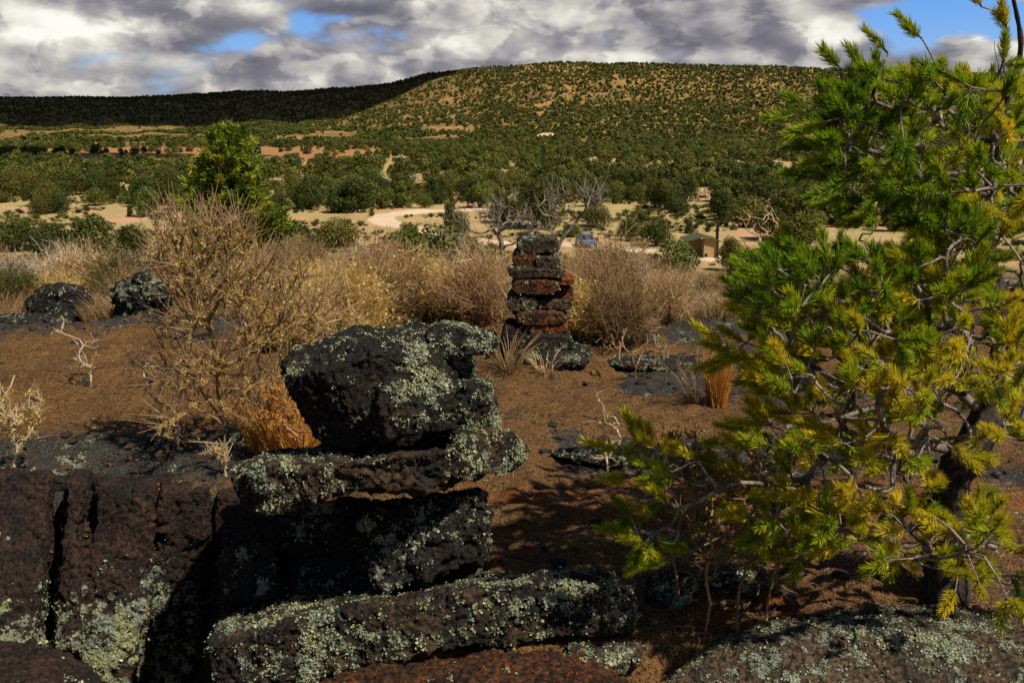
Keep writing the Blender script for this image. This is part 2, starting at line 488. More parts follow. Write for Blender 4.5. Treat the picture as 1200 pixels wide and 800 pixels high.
black = black + smooth01(x, .55, .95) * smooth01(y, 4.9, 6.2) * .45 * smooth01(n5 + .4, 0, .6)
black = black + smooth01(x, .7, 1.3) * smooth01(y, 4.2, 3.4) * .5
crk = np.abs(fbm(v3(x * .7 + 3, y * 2.6), 3, 91))
black = np.clip(black + .8 * smooth01(crk, .035, .0), -.5, 1)
z = z - .03 * smooth01(crk, .05, .0)
n7 = fbm(v3(x * 15, y * 15), 2, 84)
lich = .16 + .3 * n7 + .35 * n6 * smooth01(n5, -.3, .3) + lf * np.exp(-((y - 4.75) / .45) ** 2) * .2 + np.exp(-((y - 8.0) / .5) ** 2) * .28 * smooth01(n6, -.2, .5)
lich = lich + smooth01(x, .25, .7) * np.exp(-((y - 4.0) / .5) ** 2) * .22 + smooth01(x, .5, 1) * np.exp(-((y - 5.3) / .35) ** 2) * .2
lich = np.where(smooth01(x, -.2, .2) * smooth01(y, 4.9, 5.1) * smooth01(x, .7, .5) > .5, lich - .25, lich)
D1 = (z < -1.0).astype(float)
black = black + 2 * D1; lich = lich - 2 * D1  # crevice floor coloured black to stand for the shade of a deep crack
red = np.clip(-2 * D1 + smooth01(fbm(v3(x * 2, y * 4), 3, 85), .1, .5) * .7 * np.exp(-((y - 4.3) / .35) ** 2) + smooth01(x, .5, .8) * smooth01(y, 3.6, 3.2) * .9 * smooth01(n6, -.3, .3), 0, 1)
I = np.arange(nx * ny).reshape(ny, nx)
Fq = np.stack([I[:-1, :-1], I[:-1, 1:], I[1:, 1:], I[1:, :-1]], -1).reshape(-1, 4)
V = np.stack([x, y, z], 1)
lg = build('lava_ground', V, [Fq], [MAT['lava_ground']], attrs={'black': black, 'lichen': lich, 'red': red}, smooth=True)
tag(lg, kind='structure')
LZ = z.reshape(ny, nx); LB = black.reshape(ny, nx); LL = lich.reshape(ny, nx)
def lsample(a, xx, yy):
    i = np.clip(((yy - .8) / 8.4 * (ny - 1)).astype(int), 0, ny - 1); j = np.clip(((xx + 6.5) / 13 * (nx - 1)).astype(int), 0, nx - 1)
    return a[i, j]
def gzat(x, y):
    if abs(x) < 6.1 and 1.1 < y < 8.8: return float(lsample(LZ, np.array([x]), np.array([y]))[0])
    return zt(x, y)

# loose cinders and lichen crumbs over the lava
g = Geo()
k = 26000
xx = rng.uniform(-4.2, 4.2, k); yy = 2.9 + 5.2 * rng.random(k) ** 1.4
zz = lsample(LZ, xx, yy)
sz = .0025 + .009 * rng.random(k) ** 4
th = rng.uniform(0, 6.28, k)
oct_ = np.array([(1, 0, 0), (0, 1, 0), (-1, 0, 0), (0, -1, 0), (0, 0, .8), (0, 0, -.5)], float)
R2 = oct_[None] * (1 + .4 * rng.normal(size=(k, 6, 1)))
cs, sn = np.cos(th)[:, None], np.sin(th)[:, None]
Vx = R2[..., 0] * cs - R2[..., 1] * sn; Vy = R2[..., 0] * sn + R2[..., 1] * cs
VV = np.stack([Vx, Vy, R2[..., 2] * .7], -1) * sz[:, None, None] + np.stack([xx, yy, zz + sz * .2], 1)[:, None]
fo = np.array([(0, 1, 4), (1, 2, 4), (2, 3, 4), (3, 0, 4), (1, 0, 5), (2, 1, 5), (3, 2, 5), (0, 3, 5)])
g.add(VV.reshape(-1, 3), (fo[None] + (np.arange(k) * 6)[:, None, None]).reshape(-1, 3), np.repeat(rng.random(k), 6))
m, nt = nmat('cinders')
t = attr(nt, 'tint')
c = mixc(nt, ramp(nt, t, .3, .75), (0.028, 0.024, 0.022), (0.14, 0.075, 0.032))
c = mixc(nt, ramp(nt, t, .93, .95), c, (0.27, 0.27, 0.18))
finish(nt, c, .95, spec=.1)
MAT['cinder'] = m
k2 = 9000
x2 = rng.uniform(-4.2, 4.2, k2); y2 = 3.0 + 5.4 * rng.random(k2); pb_ = lsample(LB, x2, y2)
kp = rng.random(k2) < np.clip(pb_ * 1.2 - .25, .01, 1); x2, y2 = x2[kp], y2[kp]; k2 = len(x2); z2 = lsample(LZ, x2, y2)
s2 = .010 + .026 * rng.random(k2) ** 3.5
R2 = norm(rng.normal(size=(k2, 14, 3)))
ica = norm(np.array([(0, 1, 1.6), (0, -1, 1.6), (0, 1, -1.6), (0, -1, -1.6), (1, 1.6, 0), (-1, 1.6, 0), (1, -1.6, 0), (-1, -1.6, 0), (1.6, 0, 1), (-1.6, 0, 1), (1.6, 0, -1), (-1.6, 0, -1)]))
icf = np.array([(0, 1, 8), (0, 8, 4), (0, 4, 5), (0, 5, 9), (0, 9, 1), (1, 6, 8), (8, 6, 10), (8, 10, 4), (4, 10, 2), (4, 2, 5), (5, 2, 11), (5, 11, 9), (9, 11, 7), (9, 7, 1), (1, 7, 6), (3, 6, 7), (3, 7, 11), (3, 11, 2), (3, 2, 10), (3, 10, 6)])
VV = ica[None] * (1 + .35 * rng.normal(size=(k2, 12, 1))) * np.array([1, 1, .55]) * rng.uniform(.7, 1.4, (k2, 1, 3)) * s2[:, None, None] + np.stack([x2, y2, z2 + s2 * .15], 1)[:, None]
g.add(VV.reshape(-1, 3), (icf[None] + (np.arange(k2) * 12)[:, None, None]).reshape(-1, 3), np.repeat(rng.random(k2) * .50 + .02, 12))
tag(g.build('cinder_gravel', [MAT['cinder']]), 'loose dark and rusty cinder grains strewn over the lava ground', 'gravel', kind='stuff')

# dirt road
def road(pts, width, name='dirt_road'):
    Pn = np.array([onground(*p)[:2] for p in pts])
    t = np.linspace(0, len(Pn) - 1, len(Pn) * 14)
    i = np.clip(t.astype(int), 0, len(Pn) - 2); f = (t - i)[:, None]
    g0 = Pn[np.clip(i - 1, 0, len(Pn) - 1)]; g1 = Pn[i]; g2 = Pn[i + 1]; g3 = Pn[np.clip(i + 2, 0, len(Pn) - 1)]
    C = .5 * (2 * g1 + (g2 - g0) * f + (2 * g0 - 5 * g1 + 4 * g2 - g3) * f ** 2 + (3 * g1 - g0 - 3 * g2 + g3) * f ** 3)
    d = norm(np.gradient(C, axis=0)); nn = np.stack([-d[:, 1], d[:, 0]], 1)
    rows = []
    wv = width * (1 + .12 * fbm(v3(C[:, 0] * .2, C[:, 1] * .2), 2, 5))
    for s_ in np.linspace(-.5, .5, 9):
        q = C + nn * (wv[:, None] * s_)
        rows.append(np.stack([q[:, 0], q[:, 1], terrain(q[:, 0], q[:, 1]) + .07 - .12 * (abs(s_) > .49)], 1))
    Vr = np.stack(rows, 1); n0, m0 = Vr.shape[:2]
    I = np.arange(n0 * m0).reshape(n0, m0)
    Fq = np.stack([I[:-1, :-1], I[:-1, 1:], I[1:, 1:], I[1:, :-1]], -1).reshape(-1, 4)
    o = build(name, Vr.reshape(-1, 3), [Fq], [MAT['road']], smooth=True)
    tag(o, kind='structure'); return C, o
RC, _ = road([(600, 243), (545, 246), (480, 249), (448, 254), (456, 263), (490, 271), (540, 281), (600, 286), (660, 287), (720, 290), (790, 297), (850, 306)], 4.6)
# ------------------------------------------------------------------ rocks
def remesh(chunks, vox):
    import bmesh
    bm = bmesh.new()
    for pts in chunks:
        b2 = bmesh.new()
        for p in pts: b2.verts.new(p)
        r = bmesh.ops.convex_hull(b2, input=b2.verts)
        bad = [e for e in r['geom_interior'] + r['geom_unused'] if isinstance(e, bmesh.types.BMVert)]
        bmesh.ops.delete(b2, geom=list(set(bad)), context='VERTS')
        tmp = bpy.data.meshes.new('t'); b2.to_mesh(tmp); b2.free()
        bm.from_mesh(tmp); bpy.data.meshes.remove(tmp)
    me = bpy.data.meshes.new('t'); bm.to_mesh(me); bm.free()
    o = bpy.data.objects.new('t', me); COL.objects.link(o)
    md = o.modifiers.new('r', 'REMESH'); md.mode = 'VOXEL'; md.voxel_size = vox
    sm = o.modifiers.new('s', 'SMOOTH'); sm.factor = .5; sm.iterations = 1
    dg = bpy.context.evaluated_depsgraph_get(); ev = o.evaluated_get(dg); em = ev.to_mesh()
    V = np.empty(len(em.vertices) * 3, np.float32); em.vertices.foreach_get('co', V); V = V.reshape(-1, 3).astype(float)
    nq = len(em.polygons); L = np.empty(len(em.loops), np.int32); em.loops.foreach_get('vertex_index', L)
    T = np.empty(nq, np.int32); em.polygons.foreach_get('loop_total', T)
    Nn = np.empty(len(em.vertices) * 3, np.float32); em.vertices.foreach_get('normal', Nn); Nn = Nn.reshape(-1, 3).astype(float)
    ev.to_mesh_clear(); bpy.data.objects.remove(o); bpy.data.meshes.remove(me)
    if (T == 4).all(): Fc = [L.reshape(-1, 4)]
    else:
        st = np.concatenate([[0], np.cumsum(T)[:-1]])
        Fc = [np.stack([L[st[T == k] + i] for i in range(k)], 1) for k in (3, 4) if (T == k).any()]
    return V, Fc, Nn

def make_rock(name, chunks, mat, vox=.007, amp=.03, f0=6.0, seed=0, lich=None, flakes=0, fsize=.008, bias=None, clump=.012, label=None, cat='rock', group=None, side=(0.3, -.6, .6)):
    V, Fc, Nn = remesh(chunks, vox)
    Q = V * f0 + seed * 7.1
    d = amp * fbm(Q, 3, seed) + amp * .5 * fbm(V * f0 * 2.6, 3, seed + 5)
    w = worley(V * 24 + seed, seed + 3)
    d = d + clump * (.55 - w)                          # knobbly clinker
    d = d - clump * 1.1 * (1 - smooth01(worley(V * 42 + seed, seed + 9), .12, .42))   # vesicles
    d = d + clump * .45 * fbm(V * 60 + seed, 2, seed + 51) - clump * .8 * (1 - smooth01(np.abs(fbm(V * 30 + seed, 2, seed + 52)), 0, .12))
    rid = np.abs(fbm(V * f0 * 1.3 + 5, 3, seed + 20)); d = d - amp * .8 * (1 - smooth01(rid, .0, .10))
    V2 = V + Nn * d[:, None]
    L1 = fbm(V * 7 + 3.3 + seed, 3, seed + 31); L2 = fbm(V * 22 + seed, 2, seed + 33)
    L3 = fbm(V * 62 + seed, 2, seed + 35)
    base = .22 + .30 * L1 + .42 * L2 + .36 * L3 + .2 * (Nn @ norm(np.array(side)[None])[0]) - .1
    if lich is not None: base = base + lich(V, Nn)
    base = base - .3 * smooth01(w, .3, .8)
    attrs = {'lichen': base}
    FF = Fc; VV = V2; mid = None; mats = [mat, MAT['lichen']]
    tint = np.full(len(V2), .5)
    if flakes:
        pr = np.clip(base - .22, 0, 1) ** 1.5 + 1e-5
        idx = rng.choice(len(V2), size=flakes, p=pr / pr.sum())
        c = V2[idx] + Nn[idx] * .0015 + rng.normal(size=(flakes, 3)) * .003
        nn = norm(Nn[idx] + rng.normal(size=(flakes, 3)) * .6)
        ss = fsize * (.30 + .95 * rng.random(flakes) ** 2.5)
        # small curled cup: centre + five rim points
        r = rng.normal(size=(flakes, 3)); u = norm(np.cross(nn, r)); v_ = np.cross(nn, u)
        rim = []
        for k in range(5):
            a = k * 2 * math.pi / 5
            rad = ss * (.35 + .4 * rng.random(flakes))
            rim.append(c + (u * math.cos(a) + v_ * math.sin(a)) * rad[:, None] + nn * (ss * (.1 + .35 * rng.random(flakes)))[:, None])
        FV = np.stack([c] + rim, 1).reshape(-1, 3)
        b0 = (np.arange(flakes) * 6)[:, None, None] + len(V2)
        tri = np.array([(0, 1, 2), (0, 2, 3), (0, 3, 4), (0, 4, 5), (0, 5, 1)])[None]
        FT = (tri + b0).reshape(-1, 3)
        VV = np.concatenate([V2, FV])
        tt = np.clip(.34 + .30 * rng.normal(size=flakes) + .25 * L1[idx], 0, 1)
        tint = np.concatenate([tint, np.repeat(tt, 6)])
        attrs = {'lichen': np.concatenate([base, np.ones(len(FV))])}
        FF = Fc + [FT]; mid = np.concatenate([np.zeros(sum(len(f) for f in Fc)), np.ones(len(FT))])
    attrs['tint'] = tint
    loc = np.array([V2[:, 0].mean(), V2[:, 1].mean(), V2[:, 2].min()])
    o = build(name, VV, FF, mats, loc=loc, midx=mid, attrs=attrs, smooth=True)
    return tag(o, label, cat, group)

def PP(lst):
    return [P(*q) for q in lst]

# ---- the leaning stack, top to bottom
boulder = [
    PP([(337, 452, 3.22), (356, 480, 3.2), (380, 513, 3.22), (410, 522, 3.2), (470, 515, 3.1), (515, 500, 3.1), (525, 470, 3.12), (515, 425, 3.18), (450, 412, 3.12), (385, 432, 3.12), (350, 440, 3.15),
        (330, 432, 3.35), (342, 414, 3.45), (372, 398, 3.5), (420, 386, 3.62), (480, 377, 3.68), (535, 375, 3.7), (556, 383, 3.6), (560, 440, 3.7), (540, 505, 3.7), (400, 522, 3.7), (360, 490, 3.6), (345, 440, 3.7)]),
    PP([(500, 392, 3.3), (540, 386, 3.3), (574, 394, 3.3), (581, 402, 3.35), (578, 413, 3.28), (545, 416, 3.22), (505, 420, 3.2), (510, 378, 3.7), (560, 384, 3.6), (578, 398, 3.55)]),
    PP([(505, 455, 3.16), (545, 450, 3.14), (574, 446, 3.2), (580, 470, 3.2), (575, 492, 3.22), (530, 510, 3.14), (505, 500, 3.12), (560, 450, 3.6), (575, 490, 3.6), (520, 505, 3.6)]),
    PP([(470, 420, 3.12), (520, 430, 3.2), (522, 470, 3.12), (500, 505, 3.06), (455, 512, 3.06), (440, 450, 3.08), (500, 470, 3.5), (470, 500, 3.5)]),
]
def l_b(V, Nn):
    # lichen thick on the right-hand upper faces, bare on the left flank and crown
    return .22 * smooth01(V[:, 0], -.5, -.15) - .5 * smooth01(V[:, 0], -.56, -.72) * smooth01(Nn[:, 2], .5, .1) + .02
make_rock('lichened_boulder', boulder, MAT['boulder'], .0062, .018, 5.5, 2, l_b, 24000, .0072, clump=.010,
          label='large black lichen-crusted boulder perched on top of the leaning rock stack', cat='boulder')
slab2 = [
    PP([(274, 568, 3.1), (282, 597, 3.1), (305, 602, 3.06), (345, 588, 3.02), (400, 577, 3.0), (400, 545, 3.0), (345, 545, 3.02), (295, 548, 3.06), (280, 545, 3.35), (312, 527, 3.5), (372, 521, 3.55), (430, 524, 3.5), (300, 590, 3.5), (420, 575, 3.55)]),
    PP([(395, 545, 3.0), (470, 534, 3.0), (515, 530, 3.02), (530, 560, 3.05), (520, 578, 3.05), (470, 574, 3.0), (400, 577, 3.0), (420, 520, 3.5), (530, 508, 3.5), (540, 560, 3.55), (420, 570, 3.6)]),
    PP([(515, 532, 3.02), (540, 520, 3.05), (560, 480, 3.3), (582, 478, 3.4), (588, 505, 3.3), (580, 545, 3.2), (548, 565, 3.08), (525, 560, 3.04), (560, 560, 3.5), (540, 500, 3.5)]),
    PP([(575, 510, 3.25), (600, 508, 3.3), (617, 522, 3.35), (612, 542, 3.3), (585, 556, 3.22), (560, 555, 3.15), (600, 515, 3.6), (610, 540, 3.6), (570, 520, 3.6)]),
    PP([(545, 455, 3.35), (572, 450, 3.4), (586, 478, 3.4), (586, 500, 3.35), (550, 505, 3.3), (560, 460, 3.7), (580, 500, 3.7)]),
]
make_rock('lichened_slab', slab2, MAT['slab'], .0062, .014, 7, 5, lambda V, Nn: .36 * smooth01(V[:, 0], -.35, -.05) + .22 * smooth01(V[:, 0], -.55, -.8) - .42 * np.exp(-((V[:, 0] + .32) / .11) ** 2), 19000, .0072,
          label='thin overhanging lava slab lying directly beneath the large black boulder', cat='rock slab')
block3 = [
    PP([(428, 600, 3.30), (470, 590, 3.26), (530, 580, 3.24), (560, 578, 3.22), (576, 600, 3.22), (574, 630, 3.22), (560, 655, 3.2), (505, 676, 3.14), (450, 690, 3.14), (425, 680, 3.2), (440, 590, 3.6), (560, 575, 3.55), (572, 640, 3.6), (500, 690, 3.6)]),
    PP([(262, 600, 3.6), (430, 590, 3.5), (440, 690, 3.32), (400, 712, 3.3), (262, 735, 3.45), (262, 600, 3.9), (430, 590, 3.9), (440, 690, 3.9), (262, 730, 3.9)]),
    PP([(262, 640, 3.44), (320, 632, 3.42), (330, 690, 3.3), (300, 706, 3.3), (258, 700, 3.4), (330, 650, 3.6), (270, 650, 3.6)]),
]
make_rock('dark_block', block3, MAT['boulder'], .0072, .026, 6, 8, lambda V, Nn: .1 + .1 * smooth01(V[:, 0], -.3, 0), 10000, .0072,
          label='black lava block in the dark recess between the thin slab and the long slab', cat='rock')
slab4 = [
    PP([(240, 760, 3.0), (252, 800, 2.95), (330, 806, 2.9), (430, 782, 2.88), (520, 760, 2.88), (520, 700, 2.95), (420, 712, 2.92), (300, 742, 2.95), (262, 720, 3.4), (400, 690, 3.5), (500, 678, 3.5), (400, 740, 3.5), (260, 770, 3.4)]),
    PP([(500, 702, 2.95), (600, 686, 2.95), (690, 686, 2.98), (733, 694, 3.02), (742, 715, 3.02), (734, 738, 3.0), (690, 745, 2.95), (600, 750, 2.92), (510, 762, 2.9), (500, 678, 3.45), (560, 667, 3.42), (650, 662, 3.4), (715, 668, 3.35), (738, 690, 3.3), (735, 730, 3.4), (520, 740, 3.5)]),
]
make_rock('long_slab', slab4, MAT['slab'], .0068, .016, 6, 11, lambda V, Nn: .22 - .15 * smooth01(-Nn[:, 2], -.2, .5), 34000, .0070,
          label='long flat lichen-speckled slab at the foot of the leaning rock stack', cat='rock slab')
slab5 = [PP([(330, 830, 2.45), (420, 815, 2.4), (560, 800, 2.4), (690, 800, 2.45), (735, 815, 2.5), (740, 900, 2.5), (340, 900, 2.4), (400, 786, 2.8), (480, 772, 2.86), (580, 762, 2.9), (680, 766, 2.86), (724, 782, 2.8), (730, 880, 2.9), (350, 880, 2.9)])]
make_rock('rusty_rock', slab5, MAT['rusty'], .009, .02, 6, 14, lambda V, Nn: -.5, 900, .008,
          label='rust-brown pitted rock under the long flat slab at the bottom edge', cat='rock')
rk6 = [PP([(664, 765, 2.85), (700, 783, 2.8), (745, 772, 2.85), (760, 755, 3.0), (740, 746, 3.2), (690, 752, 3.2), (670, 752, 3.0), (700, 800, 2.85), (750, 790, 3.1), (680, 790, 3.1)])]
make_rock('flat_rock', rk6, MAT['lflat'], .008, .01, 8, 15, lambda V, Nn: .5, 3500, .009,
          label='small flat pale green rock tucked in front of the long slab end', cat='rock')
# ---- ledge face, split by upright cracks
led = [
    PP([(-160, 552, 4.1), (-60, 552, 4.1), (62, 556, 4.1), (58, 640, 3.95), (40, 760, 3.6), (-100, 840, 3.5), (-160, 840, 3.5), (-160, 552, 4.6), (60, 550, 4.6), (60, 800, 4.4)]),
    PP([(78, 562, 4.1), (103, 566, 4.1), (98, 650, 3.98), (90, 760, 3.7), (62, 760, 3.75), (70, 640, 4.0), (80, 552, 4.5), (108, 552, 4.5), (100, 760, 4.4), (60, 760, 4.4)]),
    PP([(114, 568, 4.06), (180, 570, 4.06), (178, 640, 3.98), (165, 720, 3.9), (150, 860, 3.8), (92, 860, 3.7), (104, 640, 3.96), (112, 556, 4.5), (182, 556, 4.5), (180, 760, 4.5), (90, 780, 4.4)]),
    PP([(190, 574, 4.06), (246, 576, 4.06), (246, 640, 4.1), (225, 760, 4.14), (215, 860, 4.1), (172, 860, 4.1), (180, 700, 4.06), (190, 560, 4.5), (250, 560, 4.5), (250, 860, 4.5), (170, 860, 4.5)]),
    PP([(254, 580, 4.08), (330, 590, 4.1), (430, 590, 4.1), (430, 880, 4.2), (240, 880, 4.22), (252, 640, 4.12), (252, 562, 4.6), (430, 562, 4.6), (430, 720, 4.6), (258, 720, 4.6)]),
    PP([(-180, 560, 4.35), (440, 566, 4.35), (440, 850, 4.4), (-180, 850, 4.3), (-180, 552, 5.0), (440, 552, 5.0), (440, 800, 5.0), (-180, 800, 5.0)]),
]
make_rock('lava_ledge', led, MAT['ledge'], .0095, .02, 5, 21,
          lambda V, Nn: -.38 + .62 * smooth01(V[:, 2], -.10, -.28) * smooth01(V[:, 0], -1.35, -1.5) + .45 * smooth01(V[:, 2], -.28, -.45), 15000, .012, clump=.010,
          label='broad brown ledge face split by upright cracks below the dry shrub', cat='rock ledge')
rk7 = [PP([(-90, 800, 2.7), (60, 806, 2.68), (125, 822, 2.72), (150, 880, 2.75), (-90, 900, 2.6), (-60, 752, 3.15), (40, 748, 3.15), (95, 770, 3.05), (130, 800, 2.95), (60, 850, 3.2), (-80, 850, 3.2)])]
make_rock('rounded_rock', rk7, MAT['ledge'], .009, .012, 6, 23, lambda V, Nn: -.45, 500, .009,
          label='smooth purple-brown rock in the bottom corner below the cracked ledge', cat='rock')
rk8 = [
    PP([(772, 810, 2.75), (800, 790, 2.8), (850, 765, 2.85), (930, 742, 2.88), (1050, 738, 2.9), (1200, 752, 2.9), (1330, 780, 2.9), (1340, 900, 2.5), (1200, 900, 2.4), (900, 900, 2.4), (760, 900, 2.5),
        (850, 748, 3.05), (900, 727, 3.15), (950, 713, 3.25), (1000, 707, 3.3), (1060, 706, 3.3), (1120, 716, 3.25), (1210, 728, 3.25), (1330, 750, 3.2), (1300, 850, 3.3), (850, 850, 3.2)]),
]
make_rock('low_boulder', rk8, MAT['lflat'], .009, .012, 4, 27, lambda V, Nn: .08 + .4 * smooth01(fbm(V * 3.1, 3, 55), .1, .5), 30000, .0062, clump=.007,
          label='wide low grey boulder patched with pale lichen beneath the pine', cat='boulder')
# a few lumps in the shade under the pine and along the lava
def lump(name, px, py, Y, w, h, d, mat, seed, lab, lf=0.0, fl=800, vox=None, cat='rock', group=None, sink=.25):
    c = P(px, py, Y); c[2] = gzat(c[0], c[1] + d * .3)
    r = np.random.default_rng(seed)
    pts = []
    for k in range(26):
        v = norm(r.normal(size=(1, 3)))[0]
        pts.append(c + np.array([v[0] * w / 2, v[1] * d / 2, h * (.5 - sink) + v[2] * h / 2]) * np.array([1, 1, 1]) * 1.0 if False else (c[0] + v[0] * w / 2, c[1] + v[1] * d / 2 + d * .3, c[2] + h * (.5 - sink) + v[2] * h * .62))
    return make_rock(name, [pts], mat, vox or max(w, d) / 60, min(w, h) * .09, 4 / max(w, .2), seed, lambda V, Nn: lf, fl, .010, clump=min(.012, h * .06), label=lab, cat=cat, group=group)
lump('shaded_rock', 790, 700, 3.3, .22, .12, .2, MAT['lflat'], 31, 'small pale lichened rock in the shade beside the end of the long slab', .45, 1800)
lump('shaded_rock', 865, 690, 3.35, .3, .12, .2, MAT['lflat'], 32, 'flat lichened rock under the thin stems in front of the pine', .2, 1500)
lump('shaded_rock', 690, 545, 4.6, .45, .07, .3, MAT['boulder'], 33, 'low black rock between the brown lava and the pine tip', .1, 1200)
lump('lava_hummock', 165, 372, 8.2, .62, .50, .5, MAT['boulder'], 34, 'dark rock with pale green lichen on its flank behind the brown lava flat', .35, 5000, sink=.1)
lump('lava_hummock', 62, 372, 8.6, .62, .36, .5, MAT['boulder'], 35, 'low dark rock beside the dry brush at the back of the brown lava flat', -.1, 1500, sink=.15)
lump('lava_hummock', 15, 395, 8.0, .9, .16, .6, MAT['boulder'], 36, 'long low grey-green rock at the far edge of the lava flat', .2, 1500)
lump('lava_hummock', 770, 438, 6.7, .8, .08, .4, MAT['boulder'], 38, 'low dark rough rock below the pale fallen branch', .1, 1500)
lump('lava_hummock', 720, 420, 7.3, .9, .12, .4, MAT['boulder'], 39, 'low dark rock strip just beyond the cairn foot', .15, 1500)

# ---- the cairn: every stone its own
cairn = [  # x0, x1, y0, y1, Yfront, depth, material, lichen, label
    (607, 656, 277, 297, 7.14, .26, 'slab', .45, 'capstone of the cairn, dark and crusted with green lichen'),
    (602, 630, 293, 314, 7.12, .26, 'rusty', -.2, 'plain brown block under the capstone of the cairn'),
    (628, 657, 299, 316, 7.15, .26, 'slab', .4, 'lichen-topped stone beside the plain brown block near the cairn top'),
    (596, 662, 313, 327, 7.10, .30, 'slab', .0, 'wide black slab below the brown block of the cairn'),
    (652, 673, 324, 335, 7.06, .22, 'orange', -.6, 'small orange stone jutting from the upper side of the cairn'),
    (600, 655, 326, 346, 7.04, .34, 'rusty', .05, 'thick brown-faced stone in the upper half of the cairn'),
    (648, 673, 334, 354, 7.10, .28, 'rusty', .0, 'rough brown stone below the small orange stone of the cairn'),
    (594, 629, 345, 367, 7.06, .32, 'lflat', .25, 'lichened stone jutting out of the cairn at half height'),
    (627, 671, 350, 363, 7.06, .32, 'lflat', .1, 'thin grey stone at half height of the cairn'),
    (604, 664, 364, 382, 7.03, .34, 'rusty', .15, 'rust-brown stone with a pale centre in the lower half of the cairn'),
    (620, 666, 379, 393, 7.00, .34, 'orange', -.6, 'bright orange slab low in the cairn'),
    (590, 622, 380, 408, 7.10, .30, 'boulder', -.2, 'black stone wedged at the lower flank of the cairn'),
    (620, 670, 392, 412, 7.02, .36, 'boulder', .4, 'lichen-topped stone below the orange slab of the cairn'),
    (603, 652, 320, 332, 7.19, .2, 'boulder', -.5, 'added filler stone, coloured black for the gap shade high in the cairn'),  # recessed cores added in black to stand for shaded gaps between slabs
    (602, 662, 342, 354, 7.17, .24, 'boulder', -.5, 'added filler stone, coloured black for the gap shade at half height of the cairn'),
    (600, 662, 361, 370, 7.17, .26, 'boulder', -.5, 'thin added filler stone, coloured black for the gap shade just under half height of the cairn'),
    (606, 660, 378, 396, 7.17, .28, 'boulder', -.5, 'added filler stone, coloured black for the gap shade behind the orange slab of the cairn'),
    (612, 652, 410, 428, 6.96, .36, 'orange', -.1, 'rusty stone at the foot of the cairn'),
]
for k, (x0, x1, y0, y1, Yf, dp, mt, lf, lab) in enumerate(cairn):
    r = np.random.default_rng(100 + k)
    j = lambda s=1.3: r.uniform(-s, s)
    y0 += .8 * (Yf < 7.165); y1 -= 2.0 * (Yf < 7.165); Yf += (float(r.uniform(-.06, .05)) if Yf < 7.165 else 0.0) - .30
    pts = []
    cx, cy = (x0 + x1) / 2, (y0 + y1) / 2
    for (a, b) in ((0, .3), (.1, .02), (.5, 0), (.88, .05), (1, .35), (1, .75), (.85, 1), (.4, 1), (.1, .95), (0, .7)):
        X_, Y_ = x0 + a * (x1 - x0) + j(), y0 + b * (y1 - y0) + j(.8)
        pts.append(P(X_, Y_ + 1.5, Yf)); q = P(X_ * .93 + cx * .07, Y_, Yf).copy(); q[1] += dp; q[2] -= 0.0; pts.append(q)
        q = P(cx + (X_ - cx) * 1.03, Y_, Yf).copy(); q[1] += dp * .5; pts.append(q)
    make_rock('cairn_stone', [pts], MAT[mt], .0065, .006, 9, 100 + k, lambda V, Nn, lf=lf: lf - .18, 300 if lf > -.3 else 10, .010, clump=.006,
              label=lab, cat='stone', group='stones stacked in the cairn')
lump('cairn_base_rock', 650, 436, 6.62, .62, .15, .5, MAT['boulder'], 140, 'broad dark rock that carries the cairn', .15, 3000, sink=.2)
# ------------------------------------------------------------------ branching plants
def grow(path, att, bf=.35, kill=.02):
    """joins the attraction points to the path by short, fairly direct links"""
    nodes = [np.array(p, float) for p in path]; par = [-1] + list(range(len(path) - 1))
    plen = [0.0]
    for i in range(1, len(path)): plen.append(plen[-1] + np.linalg.norm(nodes[i] - nodes[i - 1]))
    plen = [q * .6 for q in plen]
    att = np.array(att, float); n = len(att)
    best = np.full(n, 1e9); bj = np.zeros(n, int)
    for j, q in enumerate(nodes):
        c = np.linalg.norm(att - q, axis=1) + bf * plen[j]
        u = c < best; best[u] = c[u]; bj[u] = j
    alive = np.ones(n, bool)
    for _ in range(n):
        i = int(np.argmin(np.where(alive, best, 1e9)))
        alive[i] = False
        p = bj[i]; L = np.linalg.norm(att[i] - nodes[p])
        nodes.append(att[i].copy()); par.append(int(p)); plen.append(plen[p] + L)
        k = len(nodes) - 1
        c = np.linalg.norm(att - att[i], axis=1) + bf * plen[k]
        u = alive & (c < best); best[u] = c[u]; bj[u] = k
    return np.array(nodes), np.array(par)

